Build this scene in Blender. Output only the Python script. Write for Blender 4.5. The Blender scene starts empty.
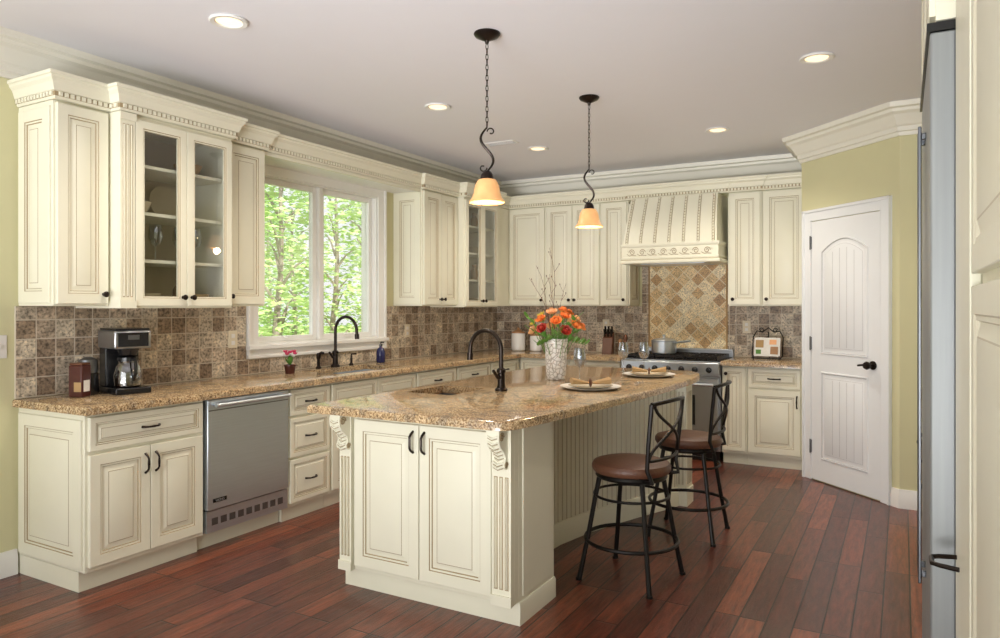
import bpy, bmesh, math, random
from mathutils import Matrix, Vector
random.seed(7)
scene = bpy.context.scene
COL = scene.collection
R = math.radians
PI = math.pi
def T(x, y, z): return Matrix.Translation((x, y, z))
def RZ(a): return Matrix.Rotation(R(a), 4, 'Z')
def RX(a): return Matrix.Rotation(R(a), 4, 'X')
def RY(a): return Matrix.Rotation(R(a), 4, 'Y')

# ------------------------------------------------------------------ materials
def newmat(name):
    m = bpy.data.materials.new(name); m.use_nodes = True
    nt = m.node_tree
    return m, nt, nt.nodes, nt.links, nt.nodes['Principled BSDF']
def mat(name, c, rough=.5, metal=0, emit=None, es=0, var=.06, nscale=8, coat=0, trans=0, bump=0, bscale=60, stretch=None):
    m, nt, N, L, B = newmat(name)
    tc = N.new('ShaderNodeTexCoord'); no = N.new('ShaderNodeTexNoise'); no.inputs['Scale'].default_value = nscale
    no.inputs['Detail'].default_value = 3
    src = tc.outputs['Object']
    if stretch:
        mp = N.new('ShaderNodeMapping'); mp.inputs['Scale'].default_value = stretch; L.new(src, mp.inputs[0]); src = mp.outputs[0]
    L.new(src, no.inputs['Vector'])
    mx = N.new('ShaderNodeMix'); mx.data_type = 'RGBA'
    mx.inputs[6].default_value = (*[v*(1-var) for v in c], 1); mx.inputs[7].default_value = (*[min(1, v*(1+var)) for v in c], 1)
    L.new(no.outputs['Fac'], mx.inputs[0]); L.new(mx.outputs[2], B.inputs['Base Color'])
    B.inputs['Roughness'].default_value = rough; B.inputs['Metallic'].default_value = metal
    B.inputs['Coat Weight'].default_value = coat; B.inputs['Transmission Weight'].default_value = trans
    if emit: B.inputs['Emission Color'].default_value = (*emit, 1); B.inputs['Emission Strength'].default_value = es
    if bump:
        n2 = N.new('ShaderNodeTexNoise'); n2.inputs['Scale'].default_value = bscale; L.new(src, n2.inputs['Vector'])
        bp = N.new('ShaderNodeBump'); bp.inputs['Strength'].default_value = bump; bp.inputs['Distance'].default_value = .01
        L.new(n2.outputs['Fac'], bp.inputs['Height']); L.new(bp.outputs['Normal'], B.inputs['Normal'])
    return m
def ramp(N, stops, interp='LINEAR'):
    r = N.new('ShaderNodeValToRGB'); cr = r.color_ramp; cr.interpolation = interp
    while len(cr.elements) < len(stops): cr.elements.new(.5)
    for e, (p, c) in zip(cr.elements, stops): e.position = p; e.color = (*c, 1)
    return r
def mixc(N, L, fac, a, b, mode='MIX'):
    m = N.new('ShaderNodeMix'); m.data_type = 'RGBA'; m.blend_type = mode
    for i, v in ((0, fac), (6, a), (7, b)):
        if hasattr(v, 'links'): L.new(v, m.inputs[i])
        elif i == 0: m.inputs[0].default_value = v
        else: m.inputs[i].default_value = (*v, 1)
    return m.outputs[2]
def brickmat(name, axes, bw, bh, offset, mortar, stops, mortcol, rough, rot=0, bump=.4, grain=None, nscale=30, namt=.5, coat=0, fine=0):
    m, nt, N, L, B = newmat(name)
    tc = N.new('ShaderNodeTexCoord'); sp = N.new('ShaderNodeSeparateXYZ'); cb = N.new('ShaderNodeCombineXYZ')
    L.new(tc.outputs['Object'], sp.inputs[0])
    L.new(sp.outputs[axes[0]], cb.inputs[0]); L.new(sp.outputs[axes[1]], cb.inputs[1])
    mp = N.new('ShaderNodeMapping'); mp.inputs['Rotation'].default_value = (0, 0, R(rot)); L.new(cb.outputs[0], mp.inputs[0])
    mp.inputs['Location'].default_value = (50*bw, 50*bh, 0)
    br = N.new('ShaderNodeTexBrick'); L.new(mp.outputs[0], br.inputs['Vector'])
    br.offset = offset; br.offset_frequency = 2 if offset != .37 else 3; br.squash = 1
    br.inputs['Color1'].default_value = (0, 0, 0, 1); br.inputs['Color2'].default_value = (1, 1, 1, 1); br.inputs['Mortar'].default_value = (.5, .5, .5, 1)
    br.inputs['Scale'].default_value = 1; br.inputs['Mortar Size'].default_value = mortar; br.inputs['Mortar Smooth'].default_value = .3
    br.inputs['Brick Width'].default_value = bw; br.inputs['Row Height'].default_value = bh
    rp = ramp(N, stops); L.new(br.outputs['Color'], rp.inputs[0])
    no = N.new('ShaderNodeTexNoise'); no.inputs['Scale'].default_value = nscale; no.inputs['Detail'].default_value = 6; no.inputs['Roughness'].default_value = .65
    if grain:
        mg = N.new('ShaderNodeMapping'); mg.inputs['Scale'].default_value = grain; L.new(mp.outputs[0], mg.inputs[0])
        va = N.new('ShaderNodeVectorMath'); va.operation = 'ADD'; L.new(mg.outputs[0], va.inputs[0])
        sc = N.new('ShaderNodeVectorMath'); sc.operation = 'SCALE'; sc.inputs['Scale'].default_value = 40; L.new(br.outputs['Color'], sc.inputs[0])
        L.new(sc.outputs[0], va.inputs[1]); L.new(va.outputs[0], no.inputs['Vector'])
    else: L.new(mp.outputs[0], no.inputs['Vector'])
    gr = ramp(N, [(.3, (1-namt,)*3), (.7, (1+namt*.6,)*3)]); L.new(no.outputs['Fac'], gr.inputs[0])
    c1 = mixc(N, L, 1.0, rp.outputs[0], gr.outputs[0], 'MULTIPLY')
    if fine:
        n3 = N.new('ShaderNodeTexNoise'); n3.inputs['Scale'].default_value = fine; n3.inputs['Detail'].default_value = 3; L.new(mp.outputs[0], n3.inputs['Vector'])
        g3 = ramp(N, [(.36, (.55, .52, .5)), (.48, (1, 1, 1)), (.68, (1.25, 1.2, 1.15))]); L.new(n3.outputs['Fac'], g3.inputs[0])
        c1 = mixc(N, L, 1.0, c1, g3.outputs[0], 'MULTIPLY')
    c2 = mixc(N, L, br.outputs['Fac'], c1, mortcol)
    L.new(c2, B.inputs['Base Color']); B.inputs['Roughness'].default_value = rough; B.inputs['Coat Weight'].default_value = coat
    B.inputs['Coat Roughness'].default_value = .14
    ma = N.new('ShaderNodeMath'); ma.operation = 'MULTIPLY_ADD'; ma.inputs[1].default_value = -1.2
    L.new(br.outputs['Fac'], ma.inputs[0]); L.new(no.outputs['Fac'], ma.inputs[2])
    bp = N.new('ShaderNodeBump'); bp.inputs['Strength'].default_value = bump; bp.inputs['Distance'].default_value = .006
    L.new(ma.outputs[0], bp.inputs['Height']); L.new(bp.outputs['Normal'], B.inputs['Normal'])
    return m
def granite(name):
    m, nt, N, L, B = newmat(name)
    tc = N.new('ShaderNodeTexCoord')
    a = N.new('ShaderNodeTexNoise'); a.inputs['Scale'].default_value = 105; a.inputs['Detail'].default_value = 4; a.inputs['Roughness'].default_value = .8
    b = N.new('ShaderNodeTexNoise'); b.inputs['Scale'].default_value = 14; b.inputs['Detail'].default_value = 5; b.inputs['Distortion'].default_value = 1.2
    v = N.new('ShaderNodeTexVoronoi'); v.inputs['Scale'].default_value = 150
    for n in (a, b, v): L.new(tc.outputs['Object'], n.inputs['Vector'])
    r1 = ramp(N, [(.34, (.045, .03, .02)), (.42, (.18, .115, .07)), (.49, (.42, .30, .18)), (.56, (.58, .46, .31)), (.66, (.74, .67, .54))]); L.new(a.outputs['Fac'], r1.inputs[0])
    r2 = ramp(N, [(.36, (.62, .60, .58)), (.5, (.96, .88, .74)), (.62, (1.1, 1.02, .88))]); L.new(b.outputs['Fac'], r2.inputs[0])
    c = mixc(N, L, 1.0, r1.outputs[0], r2.outputs[0], 'MULTIPLY')
    r3 = ramp(N, [(.0, (.8, .8, .8)), (.12, (.7, .7, .7)), (.18, (0, 0, 0))]); L.new(v.outputs['Distance'], r3.inputs[0])
    c = mixc(N, L, r3.outputs[0], c, (.06, .042, .03))
    L.new(c, B.inputs['Base Color']); B.inputs['Roughness'].default_value = .12; B.inputs['Specular IOR Level'].default_value = .5
    return m
def glassmat(name, tint=(1, 1, 1), base=.06, slope=.5):
    m, nt, N, L, B = newmat(name)
    tr = N.new('ShaderNodeBsdfTransparent'); tr.inputs[0].default_value = (*tint, 1)
    gl = N.new('ShaderNodeBsdfGlossy'); gl.inputs['Roughness'].default_value = .02
    lw = N.new('ShaderNodeLayerWeight'); lw.inputs[0].default_value = .35
    ma = N.new('ShaderNodeMath'); ma.operation = 'MULTIPLY_ADD'; ma.inputs[1].default_value = slope; ma.inputs[2].default_value = base
    L.new(lw.outputs['Facing'], ma.inputs[0])
    mx = N.new('ShaderNodeMixShader'); L.new(ma.outputs[0], mx.inputs[0]); L.new(tr.outputs[0], mx.inputs[1]); L.new(gl.outputs[0], mx.inputs[2])
    L.new(mx.outputs[0], N['Material Output'].inputs[0])
    return m
CREAM = mat('cream_paint', (.80, .775, .625), .38, var=.03)
INNER = mat('cabinet_inside', (.52, .44, .32), .6)
GLAZE = mat('brown_glaze', (.37, .285, .165), .5)
GLAZE2 = mat('soft_glaze', (.60, .55, .42), .5)
CG = [CREAM, GLAZE]
WHITE = mat('white_trim', (.84, .83, .79), .4, var=.02)
CROWN = mat('crown_trim', (.82, .795, .70), .4, var=.02)
DOORW = mat('white_door', (.85, .87, .88), .35, var=.02)
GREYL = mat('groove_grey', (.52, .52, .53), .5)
WALL = mat('yellow_green_wall', (.65, .62, .38), .75, var=.02, bump=.05)
CEIL = mat('ceiling_paint', (.83, .82, .86), .85, var=.01)
BLACK = mat('black_iron', (.018, .015, .013), .38, metal=.6)
BRONZE = mat('dark_bronze', (.03, .022, .018), .32, metal=.8)
BPLA = mat('black_plastic', (.012, .012, .013), .25)
STEEL = mat('stainless_steel', (.68, .75, .82), .28, metal=.88, var=.08, nscale=6, stretch=(1, 1, 30))
STEEL2 = mat('range_steel', (.46, .48, .50), .30, metal=.95, var=.08, nscale=6)
STEELD = mat('dark_steel', (.20, .21, .225), .35, metal=.9)
FRST = mat('fridge_steel', (.30, .315, .315), .42, metal=.4, var=.15, nscale=2, stretch=(30, 1, 1))
LEATH = mat('brown_leather', (.125, .052, .028), .42, bump=.25, bscale=90)
CERAM = mat('white_ceramic', (.82, .80, .76), .18, var=.02)
CREAMC = mat('cream_ceramic', (.62, .53, .38), .22)
TAN = mat('tan_cloth', (.42, .27, .12), .8)
WOOD = mat('light_wood', (.38, .20, .09), .45, var=.25, nscale=20)
DWOOD = mat('dark_wood', (.12, .045, .02), .4, var=.3, nscale=20)
RED = mat('dark_red', (.42, .04, .025), .4)
MAROON = mat('maroon', (.07, .016, .012), .3, var=.3, nscale=30)
OUTL = mat('ivory_plastic', (.72, .64, .48), .4)
GREEN = mat('leaf_green', (.10, .26, .04), .5, var=.3)
ORANGE = mat('orange_petal', (.90, .24, .05), .5, var=.25, nscale=30)
PEACH = mat('peach_petal', (.92, .46, .22), .5, var=.2, nscale=30)
YELL = mat('yellow_petal', (.88, .66, .10), .5, var=.2, nscale=30)
PINK = mat('pink_petal', (.75, .08, .20), .5, var=.2)
BLUEB = mat('navy_plastic', (.02, .025, .10), .2)
AMBER = mat('amber_glass', (.66, .36, .15), .35, emit=(1, .50, .18), es=.42, var=.3, nscale=25)
EMIT = mat('lamp_lens', (.9, .8, .65), .5, emit=(1, .66, .34), es=1.7)
PAPER = mat('paper', (.80, .78, .74), .7, var=.12, nscale=45)
COFFEE = mat('coffee', (.02, .01, .006), .1)
GLASS = glassmat('clear_glass')
GLASSW = glassmat('stemware_glass', (.84, .88, .92), .24, .75)
GLASSC = glassmat('cabinet_glass', (.93, .94, .94), .03, .18)
GRAN = granite('brown_granite')
FLOOR = brickmat('scraped_hardwood', ('Y', 'X'), .95, .112, .37, .0040,
    [(0, (.080, .016, .009)), (.35, (.115, .024, .012)), (.65, (.155, .034, .016)), (.88, (.20, .048, .022)), (1, (.25, .066, .030))],
    (.008, .003, .002), .32, bump=.55, grain=(1.5, 12, 1), nscale=3.8, namt=.62, coat=.22)
TSTOPS = [(0, (.27, .195, .135)), (.25, (.38, .295, .21)), (.5, (.48, .39, .295)), (.75, (.54, .47, .37)), (1, (.68, .59, .45))]
TILE = brickmat('tumbled_tile', ('X', 'Z'), .102, .102, 0, .0032, TSTOPS, (.62, .55, .44), .45, bump=.5, nscale=15, namt=.6, fine=60)
DIAM = brickmat('diamond_tile', ('X', 'Z'), .098, .098, 0, .0035, [(0, (.46, .27, .11)), (.35, (.68, .48, .23)), (.7, (.82, .66, .38)), (1, (.90, .80, .56))],
    (.80, .71, .50), .4, rot=45, bump=.4, nscale=20, namt=.35, fine=80)
LAWN = mat('lawn', (.34, .50, .14), .9, var=.4, nscale=2)
LEAF1 = mat('tree_leaf_bright', (.52, .70, .26), .7, var=.35, nscale=1.5)
LEAF2 = mat('tree_leaf_mid', (.36, .56, .19), .7, var=.4, nscale=1.5)
BARK = mat('bark', (.32, .27, .22), .9, var=.3, nscale=10)
def vasemat():
    m, nt, N, L, B = newmat('carved_ceramic')
    tc = N.new('ShaderNodeTexCoord'); v = N.new('ShaderNodeTexVoronoi'); v.feature = 'DISTANCE_TO_EDGE'; v.inputs['Scale'].default_value = 38; L.new(tc.outputs['Object'], v.inputs['Vector'])
    r = ramp(N, [(.02, (.36, .33, .29)), (.12, (.80, .78, .74)), (.5, (.86, .85, .82))]); L.new(v.outputs['Distance'], r.inputs[0]); L.new(r.outputs[0], B.inputs['Base Color'])
    bp = N.new('ShaderNodeBump'); bp.inputs['Strength'].default_value = .6; bp.inputs['Distance'].default_value = .006; L.new(v.outputs['Distance'], bp.inputs['Height']); L.new(bp.outputs['Normal'], B.inputs['Normal'])
    B.inputs['Roughness'].default_value = .3
    return m
VASEM = vasemat()

# ------------------------------------------------------------------ mesh builder
def offs(pts, d, closed=True, side=1):
    n = len(pts); out = []
    for i in range(n):
        p = Vector(pts[i][:2])
        a = Vector(pts[i-1][:2]) if (i > 0 or closed) else None
        b = Vector(pts[(i+1) % n][:2]) if (i < n-1 or closed) else None
        n1 = n2 = None
        if a is not None:
            e = (p-a).normalized(); n1 = Vector((-e.y, e.x))*side
        if b is not None:
            e = (b-p).normalized(); n2 = Vector((-e.y, e.x))*side
        if n1 is None: n1 = n2
        if n2 is None: n2 = n1
        m = (n1+n2)/max(.25, 1+n1.dot(n2))
        out.append((p.x+m.x*d, p.y+m.y*d))
    return out
def rect(x0, z0, x1, z1): return [(x0, z0), (x1, z0), (x1, z1), (x0, z1)]
class MB:
    def __init__(s): s.v = []; s.f = []; s.m = []
    def add(s, vs, fs, mi=0, M=None):
        b = len(s.v)
        s.v += [(M @ Vector(p)) if M is not None else Vector(p) for p in vs]
        for i, f in enumerate(fs):
            s.f.append([b+k for k in f]); s.m.append(mi if isinstance(mi, int) else mi[i])
    def box(s, x0, y0, z0, x1, y1, z1, mi=0, M=None):
        x0, x1 = sorted((x0, x1)); y0, y1 = sorted((y0, y1)); z0, z1 = sorted((z0, z1))
        s.add([(x0, y0, z0), (x1, y0, z0), (x1, y1, z0), (x0, y1, z0), (x0, y0, z1), (x1, y0, z1), (x1, y1, z1), (x0, y1, z1)],
              [(0, 3, 2, 1), (4, 5, 6, 7), (0, 1, 5, 4), (1, 2, 6, 5), (2, 3, 7, 6), (3, 0, 4, 7)], mi, M)
    def ring(s, outline, prof, M=None, cap=0):
        n = len(outline); vs = []; fs = []; ms = []
        for (d, o, k) in prof:
            for (x, z) in offs(outline, d): vs.append((x, -o, z))
        for j in range(1, len(prof)):
            for i in range(n):
                i2 = (i+1) % n
                fs.append(((j-1)*n+i, (j-1)*n+i2, j*n+i2, j*n+i)); ms.append(prof[j][2])
        if cap is not None:
            b = (len(prof)-1)*n; fs.append([b+i for i in range(n)]); ms.append(cap)
        s.add(vs, fs, ms, M)
    def lathe(s, prof, seg=24, mi=0, M=None, caps=True, wob=None):
        vs = []; fs = []
        for (r, z) in prof:
            for i in range(seg):
                a = 2*PI*i/seg; rr = max(r, .0004)*(1 if wob is None else wob(a, z))
                vs.append((rr*math.cos(a), rr*math.sin(a), z))
        for j in range(len(prof)-1):
            for i in range(seg):
                i2 = (i+1) % seg; fs.append((j*seg+i, j*seg+i2, (j+1)*seg+i2, (j+1)*seg+i))
        if caps:
            fs.append(list(range(seg))[::-1]); fs.append([(len(prof)-1)*seg+i for i in range(seg)])
        s.add(vs, fs, mi, M)
    def tube(s, pts, r, seg=8, mi=0, M=None, closed=False):
        P = [Vector(p) for p in pts]; n = len(P); rr = r if isinstance(r, (list, tuple)) else [r]*n
        vs = []; fs = []; up = None
        for i in range(n):
            if closed: t = (P[(i+1) % n]-P[i-1])
            else: t = (P[min(i+1, n-1)]-P[max(i-1, 0)])
            t.normalize()
            if up is None:
                up = Vector((0, 0, 1)) if abs(t.z) < .9 else Vector((1, 0, 0))
            up = (up-t*up.dot(t)); up.normalize(); sd = t.cross(up)
            for k in range(seg):
                a = 2*PI*k/seg; q = P[i]+(up*math.cos(a)+sd*math.sin(a))*rr[i]; vs.append(tuple(q))
        m = n if closed else n-1
        for i in range(m):
            j = (i+1) % n
            for k in range(seg):
                k2 = (k+1) % seg; fs.append((i*seg+k, i*seg+k2, j*seg+k2, j*seg+k))
        if not closed:
            fs.append(list(range(seg))[::-1]); fs.append([(n-1)*seg+k for k in range(seg)])
        s.add(vs, fs, mi, M)
    def sweep(s, path, prof, mi=0, M=None, closed=False):
        L = [offs(path, o, closed, -1) if o else [tuple(p[:2]) for p in path] for (o, z) in prof]
        n = len(path); m = len(prof); vs = []; fs = []
        for i in range(n):
            for j in range(m): vs.append((L[j][i][0], L[j][i][1], prof[j][1]))
        for i in range(n if closed else n-1):
            i2 = (i+1) % n
            for j in range(m):
                j2 = (j+1) % m; fs.append((i*m+j, i2*m+j, i2*m+j2, i*m+j2))
        if not closed:
            fs.append(list(range(m))); fs.append([(n-1)*m+j for j in range(m)][::-1])
        s.add(vs, fs, mi, M)
    def slab(s, outline, z0, z1, holes=(), bev=.008, mi=0, M=None):
        prof = [(0, z0), (0, z1-bev), (bev*.35, z1-bev*.3), (bev, z1)] if bev else [(0, z0), (0, z1)]
        n = len(outline); vs = []; fs = []
        for (d, z) in prof:
            for p in (offs(outline, d) if d else outline): vs.append((p[0], p[1], z))
        for j in range(1, len(prof)):
            for i in range(n):
                i2 = (i+1) % n; fs.append(((j-1)*n+i, (j-1)*n+i2, j*n+i2, j*n+i))
        s.add(vs, fs, mi, M)
        for h in holes:
            k = len(h)
            s.add([(p[0], p[1], z) for z in (z0, z1) for p in h], [(i, (i+1) % k, k+(i+1) % k, k+i) for i in range(k)], mi, M)
        for (ol, z) in ((offs(outline, bev) if bev else outline, z1), (outline, z0)):
            bm = bmesh.new(); ed = []
            for lp in [ol]+list(holes):
                vv = [bm.verts.new((p[0], p[1], z)) for p in lp]
                ed += [bm.edges.new((vv[i], vv[(i+1) % len(vv)])) for i in range(len(vv))]
            bmesh.ops.triangle_fill(bm, use_beauty=True, use_dissolve=False, edges=ed)
            bm.verts.index_update()
            s.add([tuple(v.co) for v in bm.verts], [[v.index for v in f.verts] for f in bm.faces], mi, M)
            bm.free()
    def build(s, name, mats, parent=None, world=False, bevel=0, smooth=True, ang=35):
        if not isinstance(mats, list): mats = [mats]
        vs = s.v
        loc = Vector((0, 0, 0))
        if parent is None:
            xs = [v.x for v in vs]; ys = [v.y for v in vs]; zs = [v.z for v in vs]
            loc = Vector(((min(xs)+max(xs))/2, (min(ys)+max(ys))/2, min(zs)))
            vs = [v-loc for v in vs]
        elif world:
            inv = MW[parent.name].inverted(); vs = [inv @ v for v in vs]
        me = bpy.data.meshes.new(name); me.from_pydata([tuple(v) for v in vs], [], s.f)
        for m in mats: me.materials.append(m)
        me.polygons.foreach_set('material_index', s.m)
        bm = bmesh.new(); bm.from_mesh(me)
        bmesh.ops.remove_doubles(bm, verts=bm.verts, dist=1e-6)
        bmesh.ops.recalc_face_normals(bm, faces=bm.faces); bm.to_mesh(me); bm.free()
        if smooth:
            me.shade_smooth(); me.set_sharp_from_angle(angle=R(ang))
        o = bpy.data.objects.new(name, me); COL.objects.link(o); o.location = loc
        if parent is not None:
            o.parent = parent; MW[o.name] = MW[parent.name]
        else: MW[o.name] = Matrix.Translation(loc)
        if bevel:
            b = o.modifiers.new('bevel', 'BEVEL'); b.width = bevel; b.segments = 2; b.limit_method = 'ANGLE'; b.angle_limit = R(50)
        return o
MW = {}
def tag(o, label, cat, group=None):
    o['label'] = label; o['category'] = cat
    if group: o['group'] = group
    return o
def struct(o): o['kind'] = 'structure'; return o
def empty(name, loc, rot=0):
    o = bpy.data.objects.new(name, None); COL.objects.link(o); o.location = loc; o.rotation_euler = (0, 0, R(rot))
    o.empty_display_size = .1
    MW[o.name] = T(*loc) @ RZ(rot)
    return o
def thing(name, label, cat, loc, rot=0, group=None): return tag(empty(name, loc, rot), label, cat, group)
def copy_tree(root, loc, rot=None, label=None, group=None):
    r = root.copy(); COL.objects.link(r); r.location = loc
    if rot is not None: r.rotation_euler = (0, 0, R(rot))
    if label: r['label'] = label
    if group: r['group'] = group
    for ch in root.children:
        c = ch.copy(); COL.objects.link(c); c.parent = r
        for g in ch.children:
            d = g.copy(); COL.objects.link(d); d.parent = c
    return r
def text_into(mb, body, size, M, mi=0, ext=.0008):
    cu = bpy.data.curves.new('t', 'FONT'); cu.body = body; cu.size = size; cu.extrude = ext; cu.align_x = 'CENTER'
    ob = bpy.data.objects.new('t', cu); COL.objects.link(ob)
    dg = bpy.context.evaluated_depsgraph_get(); dg.update()
    me = bpy.data.meshes.new_from_object(ob.evaluated_get(dg))
    mb.add([tuple(v.co) for v in me.vertices], [list(p.vertices) for p in me.polygons], mi, M)
    bpy.data.objects.remove(ob); bpy.data.meshes.remove(me)

# ------------------------------------------------------------------ room
WX, WY, CZ = -4.05, 7.14, 2.79
RXW = .76
b = MB(); b.box(-4.3, -2.6, -.1, 1.0, 7.4, 0); struct(b.build('floor', FLOOR))
b = MB(); b.box(-4.3, -2.6, CZ, 1.0, 7.4, CZ+.12); struct(b.build('ceiling', CEIL))
wy0, wy1, wz0, wz1 = 3.64, 5.00, 1.12, 2.36
b = MB()
b.box(-4.22, -2.6, 0, WX, wy0, CZ); b.box(-4.22, wy1, 0, WX, 7.4, CZ)
b.box(-4.22, wy0, 0, WX, wy1, wz0); b.box(-4.22, wy0, wz1, WX, wy1, CZ)
struct(b.build('wall_left', WALL))
b = MB(); b.box(WX, WY, 0, -.73, 7.3, CZ); struct(b.build('wall_back', WALL))
PL, PR = (-.73, 6.40), (-.02, 5.70)
b = MB(); b.slab([PL, PR, (.98, 5.70), (.98, 7.3), (-.73, 7.3)], 0, CZ, bev=0); struct(b.build('wall_pantry', WALL))
b = MB(); b.box(RXW, -2.6, 0, RXW+.15, 5.70, CZ); struct(b.build('wall_right', WALL))
room = [(WX, -2.6), (WX, WY), (-.73, WY), PL, PR, (RXW, 5.70), (RXW, -2.6)]
cp = [(0, -.21), (.014, -.21), (.018, -.185), (.03, -.18), (.032, -.15), (.045, -.14), (.06, -.115), (.085, -.075), (.11, -.06), (.112, -.04), (.14, -.034), (.145, 0), (0, 0)]
b = MB(); b.sweep(room, [(o, CZ+z-.0005) for o, z in cp]); struct(b.build('trim_1', CROWN, ang=20))
bp_ = [(0, 0), (.018, 0), (.018, .09), (.013, .105), (.010, .13), (0, .13)]
b = MB(); b.sweep([(WX, -2.6), (WX, 2.04)], bp_); struct(b.build('baseboard_left', WHITE))
eang = math.degrees(math.atan2(PR[1]-PL[1], PR[0]-PL[0])); elen = math.hypot(PR[0]-PL[0], PR[1]-PL[1])
ed = ((PR[0]-PL[0])/elen, (PR[1]-PL[1])/elen)
b = MB(); b.sweep([(PL[0]+ed[0]*.935, PL[1]+ed[1]*.935), PR, (RXW, 5.70)], bp_); struct(b.build('baseboard_pantry', WHITE))

# window
W = struct(empty('window_1', (WX, (wy0+wy1)/2, wz0)))
def frame(b, y0, y1, z0, z1, t, x0, x1, mi=0):
    b.box(x0, y0, z0, x1, y0+t, z1, mi); b.box(x0, y1-t, z0, x1, y1, z1, mi)
    b.box(x0, y0+t, z0, x1, y1-t, z0+t, mi); b.box(x0, y0+t, z1-t, x1, y1-t, z1, mi)
b = MB(); frame(b, wy0-.085, wy1+.085, wz0-.085, wz1+.085, .088, WX+.001, WX+.02)
frame(b, wy0-.095, wy1+.095, wz0-.095, wz1+.095, .022, WX+.001, WX+.034); b.build('casing', WHITE, W, True, .003)
b = MB(); frame(b, wy0, wy1, wz0, wz1, .012, -4.22, WX); b.build('jamb', WHITE, W, True)
ym = (wy0+wy1)/2
for (a, c) in ((wy0+.012, ym-.02), (ym+.02, wy1-.012)):
    b = MB(); frame(b, a, c, wz0+.012, wz1-.012, .042, -4.14, -4.10); s_ = b.build('sash', WHITE, W, True, .004)
    b = MB(); b.box(-4.122, a+.042, wz0+.054, -4.118, c-.042, wz1-.054); b.build('pane', GLASS, s_, True)
    b = MB(); b.tube([(-4.098, (a+c)/2-.03, wz0+.045), (-4.07, (a+c)/2, wz0+.05), (-4.075, (a+c)/2+.05, wz0+.05)], .006); b.build('crank_handle', WHITE, s_, True)
b = MB(); b.box(-4.16, ym-.02, wz0+.012, -4.07, ym+.02, wz1-.012); b.build('mullion', WHITE, W, True, .003)
b = MB(); b.box(-4.10, wy0-.10, wz0-.03, WX+.05, wy1+.11, wz0); b.build('sill', WHITE, W, True, .004)

# pantry door
D = struct(empty('door_1', (PL[0], PL[1], 0), eang))
dx0, dx1, dzt = .13, .84, 2.08
b = MB(); b.box(dx0, -.012, .01, dx1, -.001, dzt)
def arch(x0, x1, z0, z1, rise, n=14):
    pts = [(x0, z0), (x1, z0)]
    for i in range(n+1):
        t = i/n; pts.append((x1+(x0-x1)*t, z1+rise*math.sin(PI*t)**.9))
    return pts
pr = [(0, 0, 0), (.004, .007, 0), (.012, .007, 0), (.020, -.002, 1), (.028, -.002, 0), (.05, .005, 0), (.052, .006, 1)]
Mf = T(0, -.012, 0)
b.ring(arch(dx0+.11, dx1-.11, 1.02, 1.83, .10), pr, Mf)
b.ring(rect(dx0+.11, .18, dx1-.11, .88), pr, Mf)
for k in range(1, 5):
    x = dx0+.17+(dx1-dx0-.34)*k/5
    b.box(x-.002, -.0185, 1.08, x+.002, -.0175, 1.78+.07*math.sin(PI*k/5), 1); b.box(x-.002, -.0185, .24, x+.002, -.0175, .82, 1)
sl = b.build('door_slab', [DOORW, GREYL], D)
b = MB()
for (x0, z0, x1, z1) in ((dx0-.088, 0, dx0-.003, dzt+.09), (dx1+.003, 0, dx1+.088, dzt+.09), (dx0-.003, dzt+.004, dx1+.003, dzt+.09)):
    b.box(x0, -.018, z0, x1, -.001, z1)
b.box(dx0-.092, -.03, 0, dx0-.072, -.001, dzt+.094); b.box(dx1+.072, -.03, 0, dx1+.092, -.001, dzt+.094); b.box(dx0-.092, -.03, dzt+.074, dx1+.092, -.001, dzt+.094)
b.build('door_casing', DOORW, D, bevel=.003)
b = MB(); b.lathe([(.032, 0), (.032, .006), (.012, .012), (.012, .035), (.026, .045), (.03, .06), (.022, .075), (.004, .078)], 20, M=T(dx1-.065, -.013, .97) @ RX(90))
b.tube([(dx1-.065, -.07, .97), (dx1-.10, -.075, .972), (dx1-.15, -.07, .965)], .008); b.build('door_handle', BRONZE, sl)
for z in (.22, 1.05, 1.86):
    b = MB(); b.box(dx0-.006, -.024, z, dx0+.006, -.012, z+.10); b.tube([(dx0, -.024, z-.005), (dx0, -.024, z+.105)], .006); b.build('hinge', STEELD, sl)

# backsplash
def tileobj(name, boxes, loc, rot, m):
    me = bpy.data.meshes.new(name); b = MB()
    for (x0, z0, x1, z1) in boxes: b.box(x0, -.012, z0, x1, -.001, z1)
    me.from_pydata([tuple(v) for v in b.v], [], b.f); me.materials.append(m)
    ob = bpy.data.objects.new(name, me); COL.objects.link(ob); ob.location = loc; ob.rotation_euler = (0, 0, R(rot))
    return struct(ob)
tileobj('wall_left_tiles', [(0, .915, wy0-.105-2.03, 1.398), (wy0-.105-2.03, .915, wy1+.115-2.03, wz0-.098), (wy1+.115-2.03, .915, 5.11-.013, 1.398)], (WX, 2.03, 0), 90, TILE)
tileobj('wall_back_tiles', [(0, .915, 1.72, 1.398), (2.64, .915, 3.318, 1.398)], (WX, WY, 0), 0, TILE)
tileobj('wall_range_tiles', [(1.80, .93, 2.56, 1.82)], (WX, WY, 0), 0, DIAM)
b = MB()
for (x0, z0, x1, z1) in ((1.72, .915, 1.80, 1.82), (2.56, .915, 2.64, 1.82)): b.box(WX+x0, WY-.012, z0, WX+x1, WY-.001, z1)
for x in (1.795, 2.565): b.tube([(WX+x, WY-.014, .92), (WX+x, WY-.014, 1.82)], .008, mi=1)
struct(b.build('trim_2', [TILE, TAN], smooth=False))

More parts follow.
